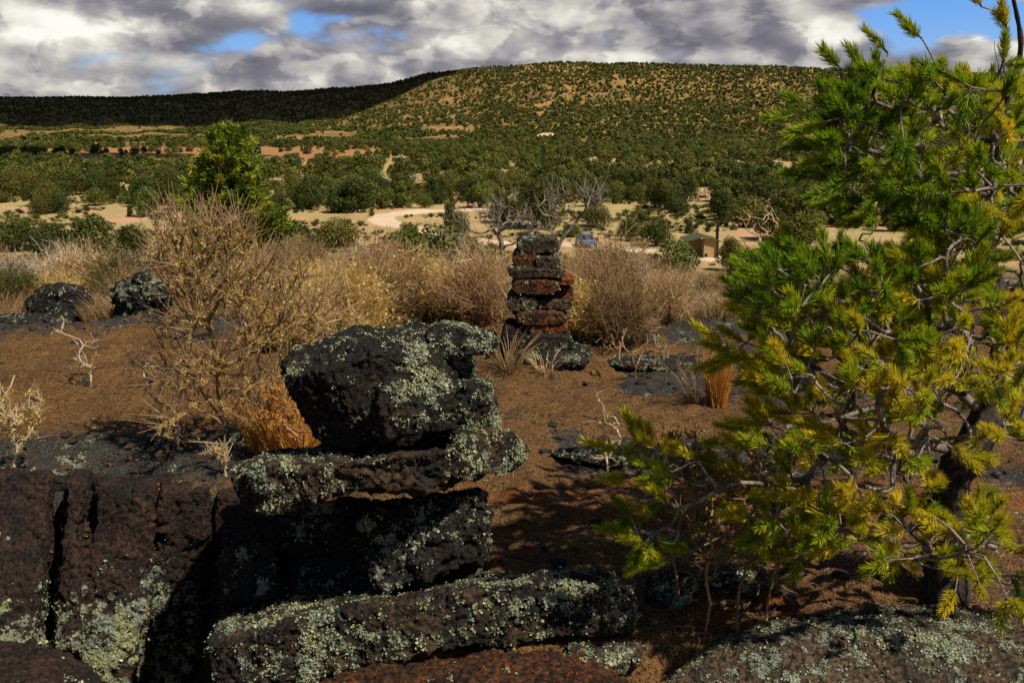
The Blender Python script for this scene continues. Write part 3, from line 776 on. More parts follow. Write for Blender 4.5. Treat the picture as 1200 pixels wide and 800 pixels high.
def skeleton(nodes, par, r_tip, expo=.5, nroot=1, sub=3, wig=.12, r_max=9, seed=0):
    """curved links with pipe-model radii; returns per-sub-segment A,B,RA,RB,node index"""
    n = len(nodes); cnt = np.ones(n); kids = [[] for _ in range(n)]
    for i in range(n - 1, 0, -1):
        if par[i] >= 0: cnt[par[i]] += cnt[i]; kids[par[i]].append(i)
    rad = np.minimum(r_tip * cnt ** expo, r_max)
    dirs = np.zeros((n, 3))
    for i in range(1, n): dirs[i] = nodes[i] - nodes[par[i]]
    dirs = norm(dirs)
    dirs[0] = dirs[1] if n > 1 else (0, 0, 1)
    r = np.random.default_rng(seed)
    A = []; B = []; RA = []; RB = []; ID = []
    for i in range(1, n):
        p = par[i]; L = np.linalg.norm(nodes[i] - nodes[p])
        m0 = nodes[p] + dirs[p] * L * .33 + r.normal(size=3) * L * wig
        m1 = nodes[i] - dirs[i] * L * .33 + r.normal(size=3) * L * wig
        r0 = min(rad[p], rad[i] * 1.5); r1 = rad[i]
        prev = nodes[p]
        for k in range(1, sub + 1):
            t = k / sub
            q = (1 - t) ** 3 * nodes[p] + 3 * (1 - t) ** 2 * t * m0 + 3 * (1 - t) * t * t * m1 + t ** 3 * nodes[i]
            A.append(prev); B.append(q); RA.append(r0 + (r1 - r0) * (k - 1) / sub); RB.append(r0 + (r1 - r0) * t); ID.append(i); prev = q
    return np.array(A), np.array(B), np.array(RA), np.array(RB), np.array(ID), rad, dirs, kids, cnt

def shoot(geo, base, d, L, nl, nn, w, tint, m=0, spread=.62, start=.12):
    """bottle-brush of needles round a shoot axis"""
    d = norm(np.asarray(d)[None])[0]
    t = start + (1 - start) * rng.random(nn)
    ax = base + d * (L * t)[:, None]
    rv = norm(np.cross(rng.normal(size=(nn, 3)), d))
    up = np.array([0, 0, 1.0])
    sp = spread * (1 - .45 * t)[:, None] * (1 + .25 * rng.normal(size=(nn, 1)))
    dr = norm(d * (1 - sp * .55) + rv * sp * 1.25 + up * .16)
    ln = nl * (.75 + .4 * rng.random(nn)) * (1 - .2 * (t < .2))
    mid = ax + dr * (ln * .55)[:, None]
    dr2 = norm(dr + d * .22 + up * .12)
    tip = mid + dr2 * (ln * .45)[:, None]
    side = rng.normal(size=(nn, 3))
    tt = np.clip(tint + .17 * rng.normal(size=nn), 0, 1)
    V, Fq = blades(ax, mid, w * .8, w, side); geo.add(V, Fq, np.repeat(tt, 4), m)
    V, Fq = blades(mid, tip, w, w * .25, side); geo.add(V, Fq, np.repeat(np.clip(tt + .12, 0, 1), 4), m)

# ------------------------------------------------------------------ pinon pine
def ell(cx, cy, rx, ry, n, Y0, Y1):
    out = []
    for _ in range(n):
        while True:
            a, b = rng.uniform(-1, 1, 2)
            if a * a + b * b < 1: break
        out.append(P(cx + a * rx, cy + b * ry, rng.uniform(Y0, Y1)))
    return out
tb = P(1112, 664, 3.4); tb[2] = gzat(tb[0], tb[1]) - .05
tpath = [tb, P(1108, 620, 3.4), P(1114, 580, 3.38), P(1130, 540, 3.36), P(1152, 500, 3.38), P(1166, 460, 3.42), P(1172, 410, 3.46), P(1168, 350, 3.46), P(1160, 290, 3.44), P(1158, 230, 3.42), P(1166, 170, 3.4), P(1182, 110, 3.38), P(1196, 60, 3.36), P(1192, 20, 3.34), P(1180, -30, 3.32)]
att = []
att += ell(1085, 165, 120, 74, 150, 2.8, 3.9)
att += ell(992, 160, 44, 44, 28, 2.9, 3.5)
att += ell(1022, 110, 52, 36, 24, 3.0, 3.5)
att += ell(1150, 235, 70, 55, 80, 2.8, 4.0)
att += ell(1065, 235, 90, 20, 14, 2.9, 3.7)
att += ell(1160, 125, 60, 30, 36, 3.0, 3.9)
att += ell(1010, 350, 135, 46, 130, 2.6, 3.6)
att += ell(938, 340, 44, 44, 40, 2.7, 3.3)
att += ell(1120, 345, 90, 55, 70, 2.7, 4.0)
att += ell(1055, 430, 150, 55, 165, 2.5, 3.7)
att += ell(915, 425, 40, 42, 36, 2.7, 3.3)
att += ell(1020, 510, 150, 36, 70, 2.6, 3.6)
att += ell(1060, 625, 110, 36, 40, 2.65, 3.2)
att += ell(1160, 640, 60, 48, 34, 2.85, 3.3)
att += ell(880, 560, 50, 34, 12, 2.85, 3.2)
att += ell(960, 600, 90, 50, 40, 2.75, 3.3)
att += ell(925, 575, 80, 45, 26, 2.75, 3.4)
att += ell(1310, 250, 110, 220, 70, 3.0, 4.2)
att += ell(785, 545, 40, 28, 10, 2.85, 3.1) + ell(770, 620, 40, 40, 10, 2.85, 3.0) + ell(1190, 470, 30, 50, 16, 3.0, 3.5) + ell(1040, 560, 50, 40, 16, 2.8, 3.2) + ell(1150, 330, 60, 80, 40, 2.8, 3.3)
fixed = [(728, 530, 3.02), (752, 524, 3.02), (738, 560, 3.05), (760, 563, 3.05), (790, 545, 3.1), (752, 637, 2.95), (790, 652, 3.0), (812, 645, 3.0), (875, 402, 2.95), (900, 352, 3.0), (885, 370, 3.0), (940, 205, 3.1), (950, 130, 3.1), (985, 80, 3.2), (1040, 62, 3.2), (1080, 45, 3.2), (1094, 665, 2.8), (1120, 690, 2.8), (1090, 650, 2.8), (780, 580, 3.05), (1165, 620, 2.55), (1180, 700, 2.5), (1150, 8, 3.1), (1180, 34, 3.1), (1175, 75, 3.15), (905, 305, 3.0), (935, 300, 2.95), (960, 320, 2.95), (860, 415, 2.95), (850, 405, 2.95), (866, 520, 3.1), (830, 570, 3.1)]
att += [P(*q) for q in fixed]
nodes, par = grow(tpath, att, .28)
A, B, RA, RB, ID, rad, dirs, kids, cnt = skeleton(nodes, par, .0024, .38, wig=.09, r_max=.019, seed=3)
nt_ = len(tpath)
# trunk radius
trad = np.interp(np.arange(nt_), [0, 2, 5, 8, 11, 14], [.085, .072, .046, .022, .009, .005])
branch_of = np.full(len(nodes), -1)
for i in range(nt_, len(nodes)):
    branch_of[i] = i if par[i] < nt_ else branch_of[par[i]]
pine = empty('pinon_pine', tuple(tb))
tag(pine, 'bushy green pine with long yellow-green needles and a crooked dark trunk', 'pine tree')
gt = Geo()
TA = []; TB = []; TR0 = []; TR1 = []
cp = np.array(tpath)
ts = np.linspace(0, nt_ - 1, 70)
def cr(t):
    i = min(int(t), nt_ - 2); f = t - i
    a, b, c_, d_ = cp[max(i - 1, 0)], cp[i], cp[i + 1], cp[min(i + 2, nt_ - 1)]
    return .5 * (2 * b + (c_ - a) * f + (2 * a - 5 * b + 4 * c_ - d_) * f * f + (3 * b - a - 3 * c_ + d_) * f ** 3)
C = np.array([cr(t) for t in ts]); RR = np.interp(ts, np.arange(nt_), trad)
def smooth_tube(C, RR, n=14, rough=.12, seed=0):
    d = norm(np.gradient(C, axis=0)); u = norm(np.cross(d, np.array([0, 1.0, .2])[None])); w = np.cross(d, u)
    a = np.arange(n) * 2 * math.pi / n
    V = C[:, None] + (u[:, None] * np.cos(a)[None, :, None] + w[:, None] * np.sin(a)[None, :, None]) * RR[:, None, None]
    V = V.reshape(-1, 3); cc = np.repeat(C, n, 0)
    V = cc + (V - cc) * (1 + rough * fbm(V * 28, 3, seed) + rough * fbm(V * 9, 2, seed + 3))[:, None]
    I = np.arange(len(C) * n).reshape(len(C), n)
    Fq = np.stack([I[:-1], np.roll(I[:-1], -1, 1), np.roll(I[1:], -1, 1), I[1:]], -1).reshape(-1, 4)
    return V, Fq
V, Fq = smooth_tube(C, RR, 18, .22, 4)
gt.add(V, Fq, .02)
gt.build('trunk', [MAT['bark']], parent=pine, smooth=True).matrix_parent_inverse.identity()
def fix(o, root):  # vertices were written in world space
    o.location = (-root.location[0], -root.location[1], -root.location[2])
fix(pine.children[0], pine)
ids = [i for i in range(nt_, len(nodes)) if branch_of[i] == i]
big = [i for i in ids if cnt[i] > 3]
grp = {i: (i if i in big else None) for i in ids}
sm = [i for i in ids if i not in big]
bgeo = {}
seg_b = branch_of[ID]
print('branches', len(ids))
ids = sorted(ids, key=lambda i: -cnt[i])
sm = ids[95:]
for key in ids[:95] + (['small'] if sm else []):
    sel = np.isin(seg_b, sm) if key == 'small' else (seg_b == key)
    if not sel.any(): continue
    gb = Geo()
    V, Fq = tubes(A[sel], B[sel], RA[sel] * 1.0, RB[sel], 6)
    bare = np.clip(.78 + .25 * rng.normal(size=sel.sum()) - 18 * RA[sel], 0, 1)
    gb.add(V, Fq, np.repeat(bare, 12))
    gn = Geo(); ge = Geo()
    members = [i for i in range(nt_, len(nodes)) if (branch_of[i] in sm if key == 'small' else branch_of[i] == key)]
    for i in members:
        leafy = not kids[i]
        pos = nodes[i]
        d = dirs[i]
        outv = norm((pos - np.array([1.62, 3.45, pos[2]]))[None])[0]
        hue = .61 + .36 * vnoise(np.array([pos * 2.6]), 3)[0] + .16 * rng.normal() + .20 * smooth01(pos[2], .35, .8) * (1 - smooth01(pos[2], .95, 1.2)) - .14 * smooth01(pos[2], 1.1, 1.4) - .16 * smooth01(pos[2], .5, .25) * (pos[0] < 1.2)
        if leafy or cnt[i] <= 5:
            if not leafy and rng.random() < .15: continue
            L = rng.uniform(.075, .135); dd = d * .6 + outv * .5 + np.array([-.15, 0, .24]) + rng.normal(size=3) * .2
            nd = norm(dd[None])[0]
            V, Fq = tubes([pos], [pos + nd * L], .0035, .0018, 5); gb.add(V, Fq, .55)
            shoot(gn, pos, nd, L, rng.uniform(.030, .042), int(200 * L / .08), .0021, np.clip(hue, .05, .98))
            if rng.random() < .75:
                d2 = norm((nd + rng.normal(size=3) * .7)[None])[0]; L2 = L * .7
                V, Fq = tubes([pos], [pos + d2 * L2], .003, .0018, 5); gb.add(V, Fq, .55)
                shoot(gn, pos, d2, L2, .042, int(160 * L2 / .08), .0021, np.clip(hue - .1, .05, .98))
        elif cnt[i] <= 9 and rng.random() < .25:
            # dead bare side twigs
            for _ in range(2):
                d2 = norm((d + rng.normal(size=3) * .8)[None])[0]; q0 = pos; 
                for s_ in range(3):
                    q1 = q0 + d2 * rng.uniform(.03, .06); V, Fq = tubes([q0], [q1], .0028 - s_ * .0007, .0022 - s_ * .0007, 5); gb.add(V, Fq, .9)
                    d2 = norm((d2 + rng.normal(size=3) * .35)[None])[0]; q0 = q1
    bo = gb.build('branch', [MAT['bark']], parent=pine, smooth=True); bo.location = tuple(-np.array(tb))
    if gn.n:
        no = gn.build('needles', [MAT['needles']], parent=bo); no.location = (0, 0, 0)
# ------------------------------------------------------------------ golden dry shrub (near, between ledge and boulder)
def twig_plant(name, root_path, att, mats, label, cat, r_tip=.0016, bf=.3, expo=.5, r_max=.02, leaf=None, wood_tint=.6, seed=0, group=None, wig=.1, tips=0, tipL=.05, tipmat=0):
    """mats: wood material, leaf material. leaf: (per link, size, along)"""
    nodes, par = grow(root_path, att, bf)
    A, B, RA, RB, ID, rad, dirs, kids, cnt = skeleton(nodes, par, r_tip, expo, wig=wig, r_max=r_max, seed=seed)
    root = empty(name, tuple(root_path[0])); tag(root, label, cat, group)
    gw = Geo(); V, Fq = tubes(A, B, RA, RB, 5)
    gw.add(V, Fq, np.repeat(np.clip(wood_tint + .2 * rng.normal(size=len(A)), 0, 1), 10))
    if tips:
        # thin straight end twigs
        last = [i for i in range(1, len(nodes)) if cnt[i] <= 6]
        k = len(last) * tips; idx = np.repeat(last, tips)
        d = norm(dirs[idx] * .8 + rng.normal(size=(k, 3)) * .38 + np.array([0, 0, .65]))
        L = tipL * (.4 + rng.random(k)); p0 = nodes[idx] - dirs[idx] * (rng.random(k) * .04)[:, None]
        V, Fq = tubes(p0, p0 + d * L[:, None], r_tip * 1.15, r_tip * .6, 3)
        gw.add(V, Fq, np.repeat(np.clip(wood_tint + .1 + .2 * rng.normal(size=k), 0, 1), 6), tipmat)
    o = gw.build('twigs', mats[:1] if not tipmat else mats, parent=root, smooth=True); o.location = tuple(-np.array(root_path[0]))
    if leaf:
        per, size = leaf
        k = len(A) * per; idx = rng.integers(0, len(A), k); keep = RA[idx] < r_tip * 5; idx = idx[keep]; k = len(idx)
        t = rng.random(k)[:, None]; c = A[idx] * (1 - t) + B[idx] * t + rng.normal(size=(k, 3)) * size * .5
        d = norm(norm(B[idx] - A[idx]) + rng.normal(size=(k, 3)) * .8)
        s_ = size * (.5 + rng.random(k))
        V, Fq = blades(c, c + d * s_[:, None], s_ * .32, s_ * .16)
        gl = Geo(); gl.add(V, Fq, np.repeat(np.clip(.5 + .25 * rng.normal(size=k), 0, 1), 4))
        if tips:
            k = len(last) * tips * 2; ii = rng.integers(0, len(p0), k); tt = rng.random(k)[:, None]
            q = p0[ii] + (d_t := (norm(dirs[idx[:1]]) * 0))[:1] if False else p0[ii]
            gl_d = norm(rng.normal(size=(k, 3)) + np.array([0, 0, .6])); s2 = size * (.5 + rng.random(k))
            V, Fq = blades(q, q + gl_d * s2[:, None], s2 * .3, s2 * .1); gl.add(V, Fq, np.repeat(np.clip(.6 + .25 * rng.normal(size=k), 0, 1), 4))
        o = gl.build('dry_leaves', mats[1:2], parent=root); o.location = tuple(-np.array(root_path[0]))
    return root

Y0 = 4.75
b0 = P(268, 545, Y0); b0[2] = gzat(b0[0], b0[1])
att = ell(245, 310, 70, 52, 150, 4.45, 5.0) + ell(252, 275, 45, 20, 30, 4.6, 4.9) + ell(275, 400, 90, 75, 130, 4.4, 5.1) + ell(330, 360, 55, 55, 75, 4.5, 5.1) + ell(200, 285, 24, 36, 20, 4.5, 4.9)
att += ell(320, 470, 45, 50, 60, 4.5, 5.0) + ell(215, 470, 50, 50, 26, 4.3, 4.9) + ell(380, 370, 30, 40, 20, 4.7, 5.1)
twig_plant('dry_shrub', [b0, P(262, 500, 4.73), P(254, 440, 4.7), P(248, 395, 4.72)], att, [MAT['straw'], MAT['gold']],
           'tall golden dry shrub rising from the lava beside the large black boulder', 'shrub', .0023, .45, .34, .009, leaf=(22, .012), seed=11, tips=4, tipL=.15, wood_tint=.85, wig=.05)
# low sprays of the same kind
def spray(px, py, Y, pts, label, leafy=8, seed=1, mats=None, rt=.0018, tips=2, tipL=.06, cat='shrub', name='dry_sprig', leafs=.014):
    b = P(px, py, Y); b[2] = gzat(b[0], b[1]) - .01
    a = []
    for q in pts: a += ell(*q)
    return twig_plant(name, [b, P(px, py - 8, Y)], a, mats or [MAT['greytwig'], MAT['gold']], label, cat, rt, .3, .36, .0055, leaf=(leafy, leafs) if leafy else None, seed=seed, tips=tips, tipL=tipL, wood_tint=.8)
spray(205, 492, 4.9, [(185, 440, 35, 22, 22, 4.7, 5.0), (165, 425, 14, 18, 8, 4.8, 5.0), (195, 455, 20, 20, 12, 4.7, 5)], 'sparse orange twigs leaning over the brown lava next to the tall dry shrub', 6, 12)
spray(105, 440, 6.1, [(72, 385, 20, 16, 4, 6.1, 6.2), (92, 412, 10, 16, 6, 6, 6.2), (100, 430, 16, 6, 6, 6, 6.2), (114, 408, 5, 20, 5, 6, 6.2)], 'forked orange twig standing alone on the brown lava flat', 3, 13, tips=1)
spray(20, 540, 4.5, [(22, 490, 26, 30, 36, 4.3, 4.6), (42, 470, 8, 20, 6, 4.4, 4.6), (0, 480, 20, 40, 24, 4.3, 4.7)], 'small golden shrub at the left edge of the lava flat', 10, 14)
spray(265, 545, 4.4, [(255, 530, 18, 12, 12, 4.3, 4.5)], 'rusty sprig at the lip of the cracked ledge', 8, 15)
spray(350, 528, 4.3, [(335, 480, 34, 34, 70, 4.2, 4.8)], 'dense orange shrub filling the gap behind the thin slab', 14, 16, mats=[MAT['browntwig'], MAT['amber']])
spray(712, 555, 4.55, [(705, 480, 14, 20, 4, 4.5, 4.6), (716, 505, 14, 25, 8, 4.5, 4.6), (700, 470, 8, 16, 3, 4.5, 4.55), (712, 530, 24, 16, 14, 4.4, 4.6)], 'thin forked dry twig standing on the brown lava above the pine tip', 2, 17, tips=1)
spray(745, 440, 6.5, [(745, 415, 36, 16, 16, 6.3, 6.6), (722, 400, 10, 20, 6, 6.4, 6.6), (775, 405, 20, 10, 8, 6.4, 6.6)], 'pale fallen branch with bare twigs at the back of the lava flat', 0, 18, mats=[MAT['straw']], rt=.0035)
# bare reddish stems in front of the pine
for k, (px, py, Yk, top, lab) in enumerate([(866, 700, 3.1, 480, 'tallest thin bare red-brown stem in front of the pine'), (828, 690, 3.05, 560, 'thin bare stem between the end of the long slab and the pine'), (905, 690, 3.1, 500, 'thin twiggy stem close in front of the dark pine trunk'), (800, 610, 3.3, 500, 'olive feathery twig rising behind the lowest pine shoots')]):
    mm = [MAT['browntwig'], MAT['dryneedle']]
    h = py - top
    spray(px, py, Yk, [(px + 4, py - h * .5, 10, h * .42, 12, Yk - .05, Yk + .05), (px, py - h * .7, 34, h * .28, 26, Yk - .15, Yk + .15), (px + 20, py - h * .4, 30, h * .2, 10, Yk - .1, Yk + .1)], lab, 5 if k == 3 else 2, 20 + k, mats=mm, rt=.0018, tips=2, tipL=.05, leafs=.02)

# ------------------------------------------------------------------ grass tufts
def tuft(name, c, n, h, spread, mat, label, group=None, w=.003, lean=.25, dat=False, tint=.5):
    g = Geo()
    a = rng.uniform(0, 6.28, n); r = spread * np.sqrt(rng.random(n))
    p0 = np.stack([np.cos(a) * r, np.sin(a) * r, np.zeros(n)], 1) * [.5, .5, 1]
    d = norm(np.stack([np.cos(a) * lean * (.3 + rng.random(n)), np.sin(a) * lean * (.3 + rng.random(n)), np.ones(n)], 1) + .1 * rng.normal(size=(n, 3)))
    H = h * (.45 + .55 * rng.random(n))
    p1 = p0 + d * (H * .55)[:, None]
    d2 = norm(d + np.stack([np.cos(a), np.sin(a), -.2 + 0 * a], 1) * (lean * .8)); p2 = p1 + d2 * (H * .45)[:, None]
    sd = rng.normal(size=(n, 3)); t = np.clip(tint + .25 * rng.normal(size=n), 0, 1)
    V, Fq = blades(p0, p1, w, w * .9, sd); g.add(V, Fq, np.repeat(t, 4))
    V, Fq = blades(p1, p2, w * .9, w * .2, sd); g.add(V, Fq, np.repeat(np.clip(t + .15, 0, 1), 4))
    me = g.data(name, [mat])
    if dat: return me
    return tag(link(name, me, loc=tuple(c)), label, 'grass tuft', group)
c = P(840, 478, 5.55); c[2] = gzat(c[0], c[1]); tuft('grass_tuft', c, 420, .36, .11, MAT['amber'], 'bright orange upright grass tuft beside the pine needles', lean=.12, w=.0035)
for px_, Yk_, lab_ in ((330, 4.55, 'dense orange grass right behind the end of the thin slab'), (352, 4.5, 'orange grass tucked against the flank of the black boulder'), (305, 4.7, 'orange grass tuft at the foot of the tall dry shrub'), (372, 5.0, 'tall orange grass tuft just behind the black boulder'), (352, 5.5, 'orange grass tuft further back between the tall dry shrub and the boulder'), (395, 5.8, 'orange grass tuft showing over the sloping crown of the boulder')):
    c = P(px_, 520, Yk_); c[2] = gzat(c[0], c[1]); tuft('grass_tuft', c, 260, .34, .13, MAT['amber'], lab_, lean=.3, w=.004)
c = P(818, 470, 5.6); c[2] = gzat(c[0], c[1]); tuft('grass_tuft', c, 60, .36, .10, MAT['straw'], 'pale loose grass tuft leaning beside the bright orange one', lean=.5, w=.0035, tint=.8)
c = P(598, 438, 6.5); c[2] = gzat(c[0], c[1]); tuft('grass_tuft', c, 110, .34, .14, MAT['straw'], 'pale grass tuft between the black boulder and the cairn foot', lean=.7, w=.005, tint=.85)
c = P(640, 432, 6.5); c[2] = gzat(c[0], c[1]); tuft('grass_tuft', c, 50, .26, .14, MAT['straw'], 'pale thin grass tuft in front of the rusty foot of the cairn', lean=.8, w=.005, tint=.85)

# ------------------------------------------------------------------ scrub on the slope
def bush_data(name, seed, R, H, stems, mat, kind='straw', w=.006, hue=.5):
    r = np.random.default_rng(seed); g = Geo()
    n = stems
    a = r.uniform(0, 6.28, n); inc = r.beta(1.3, 1.6, n) * 1.05
    d = np.stack([np.cos(a) * np.sin(inc), np.sin(a) * np.sin(inc), np.cos(inc)], 1)
    lob = 1 + .28 * np.sin(a * 3 + seed) * np.sin(inc) + .15 * np.sin(a * 5 + 2 * seed)
    L = (H * (.55 + .45 * r.random(n))) * (1 - .0 * inc) * lob
    Rx = np.stack([d[:, 0] * L * R / H, d[:, 1] * L * R / H, d[:, 2] * L], 1)
    p0 = np.stack([np.cos(a), np.sin(a), 0 * a], 1) * (R * .16 * r.random(n))[:, None]
    p1 = p0 + Rx * .35 * [.7, .7, 1.25] + r.normal(size=(n, 3)) * .05 * H
    p2 = p0 + Rx * .72 + r.normal(size=(n, 3)) * .10 * H
    p3 = p0 + Rx + r.normal(size=(n, 3)) * .13 * H
    for q in (p1, p2, p3): q[:, 2] = np.maximum(q[:, 2], .02)
    t = np.clip(hue + .22 * r.normal(size=n), 0, 1); sd = r.normal(size=(n, 3))
    for s0, s1, w0, w1, dt in ((p0, p1, w * 1.1, w * .9, -.25), (p1, p2, w * .9, w * .7, 0), (p2, p3, w * .7, w * .3, .12)):
        V, Fq = blades(s0, s1, w0, w1, sd); g.add(V, Fq, np.repeat(np.clip(t + dt, 0, 1), 4))
    # side twigs
    k = n * 6; i = r.integers(0, n, k); f = r.random(k)[:, None]
    q0 = p1[i] * (1 - f) + p3[i] * f; dd = norm(norm(p3[i] - p1[i]) + r.normal(size=(k, 3)) * .75)
    Ls = H * .17 * (.4 + r.random(k)); q1 = q0 + dd * Ls[:, None]
    V, Fq = blades(q0, q1, w * .6, w * .25); g.add(V, Fq, np.repeat(np.clip(t[i] + .1 * r.normal(size=k), 0, 1), 4))
    if kind == 'leafy':
        k = n * 7; i = r.integers(0, n, k); f = r.random(k)[:, None]
        q0 = p1[i] * (1 - f) + p3[i] * f + r.normal(size=(k, 3)) * H * .05
        V, Fq = quads(q0, r.normal(size=(k, 3)), H * .035 * (.5 + r.random(k))); g.add(V, Fq, np.repeat(np.clip(t[i] + .2 * r.normal(size=k), 0, 1), 4))
    return g.data(name, [mat])

protos = {
    'straw': [bush_data('straw_bush', 300 + k, .62, .85, 380, MAT['straw'], hue=.62, w=.012) for k in range(4)],
    'leafy': [bush_data('leafy_bush', 320 + k, .62, .80, 300, MAT['straw'], 'leafy', hue=.5, w=.011) for k in range(3)],
    'grey': [bush_data('grey_bush', 340 + k, .65, .75, 360, MAT['greytwig'], hue=.5, w=.011) for k in range(3)],
    'gold': [bush_data('gold_bush', 360 + k, .5, .8, 560, MAT['gold'], 'leafy', hue=.5, w=.008) for k in range(3)],
}
MAT['olive'] = leaf_material('olive_scrub_leaf', ((0.040, 0.050, 0.010), (0.10, 0.11, 0.022), (0.16, 0.15, 0.04)), .15, spec=.15, rnd=.6, c_rand=(0.16, 0.12, 0.04))
protos['olive'] = [bush_data('olive_bush', 380 + k, .7, .75, 420, MAT['olive'], 'leafy', hue=.5, w=.007) for k in range(3)]
GL = {'straw': ('straw_bush', 'bushy clump of pale straw-coloured dry stems among the scrub past the lava', 'dry straw bushes'),
      'leafy': ('leafy_bush', 'tan bush still holding its dry leaves in the scrub past the lava', 'tan leafy bushes'),
      'grey': ('twiggy_bush', 'bare grey twiggy bush in the scrub past the lava', 'grey twiggy bushes'),
      'gold': ('gold_bush', 'golden-orange dry bush in the scrub just past the lava', 'golden dry bushes'),
      'olive': ('olive_bush', 'low olive-green bush on the slope between the dry scrub', 'olive bushes')}
def put_bush(kind, x, y, s, label=None, z=None, hs=1.0):
    nm, lab, gp = GL[kind]
    k = int(rng.integers(0, len(protos[kind])))
    o = link(nm, protos[kind][k], loc=(x, y, (gzat(x, y) if z is None else z) - .03))
    o.rotation_euler = (0, 0, rng.uniform(0, 6.28)); o.scale = (s, s, s * hs)
    return tag(o, label or lab, 'bush', gp if label is None else None)
def bush_px(kind, px, pyb, Y, hpx, label=None, hs=1.0):
    x = (px - 600) / F * Y / .985
    s = hpx * Y / F / 1.12
    return put_bush(kind, x, Y, s / hs, label, hs=hs)
# rows read off the picture: kind, x, distance, height in pixels
rows = []
for px in range(-60, 1260, 30):
    rows.append((px + rng.uniform(-12, 12), rng.uniform(9.2, 10.4), 'n'))
for px in range(-60, 1260, 27):
    rows.append((px + rng.uniform(-12, 12), rng.uniform(11, 14), 'm'))
for px in range(-60, 1260, 26):
    rows.append((px + rng.uniform(-12, 12), rng.uniform(15, 21), 'f'))
for px in range(-60, 1260, 24):
    rows.append((px + rng.uniform(-12, 12), rng.uniform(23, 34), 'g'))
for px in range(335, 600, 22): rows.append((px + rng.uniform(-10, 10), rng.uniform(7.2, 8.6), 'x'))
for px in range(685, 800, 20): rows.append((px + rng.uniform(-8, 8), rng.uniform(7.1, 8.1), 'x'))
def kind_at(px, row):
    u = rng.random()
    if row == 'x': return 'straw' if u < .55 else 'gold' if u < .8 else 'leafy'
    if row == 'n':
        if px < 120: return 'gold' if u < .35 else 'leafy' if u < .8 else 'olive'
        if px < 330: return 'leafy' if u < .5 else 'straw'
        if px < 470: return 'gold' if u < .6 else 'straw'
        if px < 640: return 'straw' if u < .7 else 'leafy'
        if px < 800: return 'straw' if u < .75 else 'gold' if u < .9 else 'leafy'
        return 'grey' if u < .5 else 'leafy'
    if row == 'm':
        if 690 < px < 790: return 'grey' if u < .6 else 'straw'
        if px > 800: return 'grey' if u < .5 else 'leafy' if u < .8 else 'olive'
        return 'straw' if u < .3 else 'leafy' if u < .6 else 'grey' if u < .78 else 'olive'
    if row == 'f': return 'leafy' if u < .35 else 'straw' if u < .5 else 'olive' if u < .82 else 'grey'
    return 'olive' if u < .45 else 'leafy' if u < .8 else 'grey'
for px, Yk, row in rows:
    if 585 < px < 690 and row == 'n': continue
    if 800 < px < 900 and row == 'n' and rng.random() < .6: continue
    if 760 < px < 870 and row in 'g' : continue
    s = {'x': rng.uniform(.6, .85), 'n': rng.uniform(.55, .95), 'm': rng.uniform(.7, 1.15), 'f': rng.uniform(.8, 1.2), 'g': rng.uniform(.9, 1.4)}[row]
    if row == 'x': put_bush(kind_at(px, row), (px - 600) / F * Yk / .985, Yk, s * (.90 if px < 600 else .84 if px < 735 else .62)); continue
    if px > 740 and row in 'nm': s *= .62
    if px > 760 and row in 'fg': s *= .5
    if 560 < px < 620 : s *= .75
    s *= .74
    put_bush(kind_at(px, row), (px - 600) / F * Yk / .985, Yk, s)
# a few that stand out
bush_px('straw', 715, 425, 8.7, 130, 'broad straw-coloured bush beside the cairn, taller than its neighbours', hs=1.0)
bush_px('straw', 775, 425, 8.6, 75, 'drooping pale straw bush next to the tallest straw bush')
bush_px('leafy', 445, 400, 10.5, 110, 'tall tan leafy bush behind the black boulder')
bush_px('grey', 745, 330, 15, 62, 'ash-grey bare bush above the straw bushes near the blue car')
bush_px('gold', 380, 460, 5.9, 95, 'golden upright bush right behind the black boulder', hs=1.4)
bush_px('gold', 345, 470, 5.7, 60, 'golden bush filling the gap between the tall dry shrub and the black boulder', hs=1.2)
bush_px('gold', 425, 420, 6.8, 75, 'golden bush peeking over the crown of the black boulder', hs=1.3)

# ------------------------------------------------------------------ trees
def crown_geo(seed, R, H, nb, nf, leaf, cone=0.0, low=.0):
    r = np.random.default_rng(seed); g = Geo()
    u = r.random(nb); zc = low * H + (H * (1 - low)) * (.12 + .78 * u)
    prof = np.sqrt(np.clip(1 - ((u - .32) / .72) ** 2, .02, 1)) * (1 - cone * u)
    a = r.uniform(0, 6.28, nb); rad = R * prof * np.sqrt(r.random(nb)) * .86
    C = np.stack([np.cos(a) * rad, np.sin(a) * rad, zc], 1)
    br = R * (.30 + .22 * r.random(nb)) * (1 - .4 * cone * u)
    i = r.integers(0, nb, nf)
    dv = norm(r.normal(size=(nf, 3)) + np.array([0, 0, .25]))
    p = C[i] + dv * (br[i] * (.70 + .35 * r.random(nf) ** .6))[:, None]
    p[:, 2] = np.maximum(p[:, 2], low * H + .03)
    bt = r.random(nb)
    V, Fq = quads(p, dv + r.normal(size=(nf, 3)) * .38, leaf * (.5 + .9 * r.random(nf)), 1.5)
    g.add(V, Fq, np.repeat(np.clip(.45 + .35 * (bt[i] - .5) + .22 * r.normal(size=nf), 0, 1), 4))
    return g
def trunk_geo(seed, R, H, h, k=5):
    r = np.random.default_rng(seed); A = []; B = []; a_ = []; b_ = []
    for q in range(k):
        p = np.array([0, 0, -.1]); d = norm(np.array([[r.normal() * .35, r.normal() * .35, 1.0]]))[0]; rr_ = .11 * R / 1.5
        for s_ in range(4):
            p2 = p + d * h / 4; A.append(p); B.append(p2); a_.append(rr_); b_.append(rr_ * .75); p = p2; rr_ *= .75
            d = norm(np.array([d + r.normal(size=3) * .3]))[0]
    g = Geo(); V, Fq = tubes(A, B, a_, b_, 6); g.add(V, Fq, .3); return g
TV = []
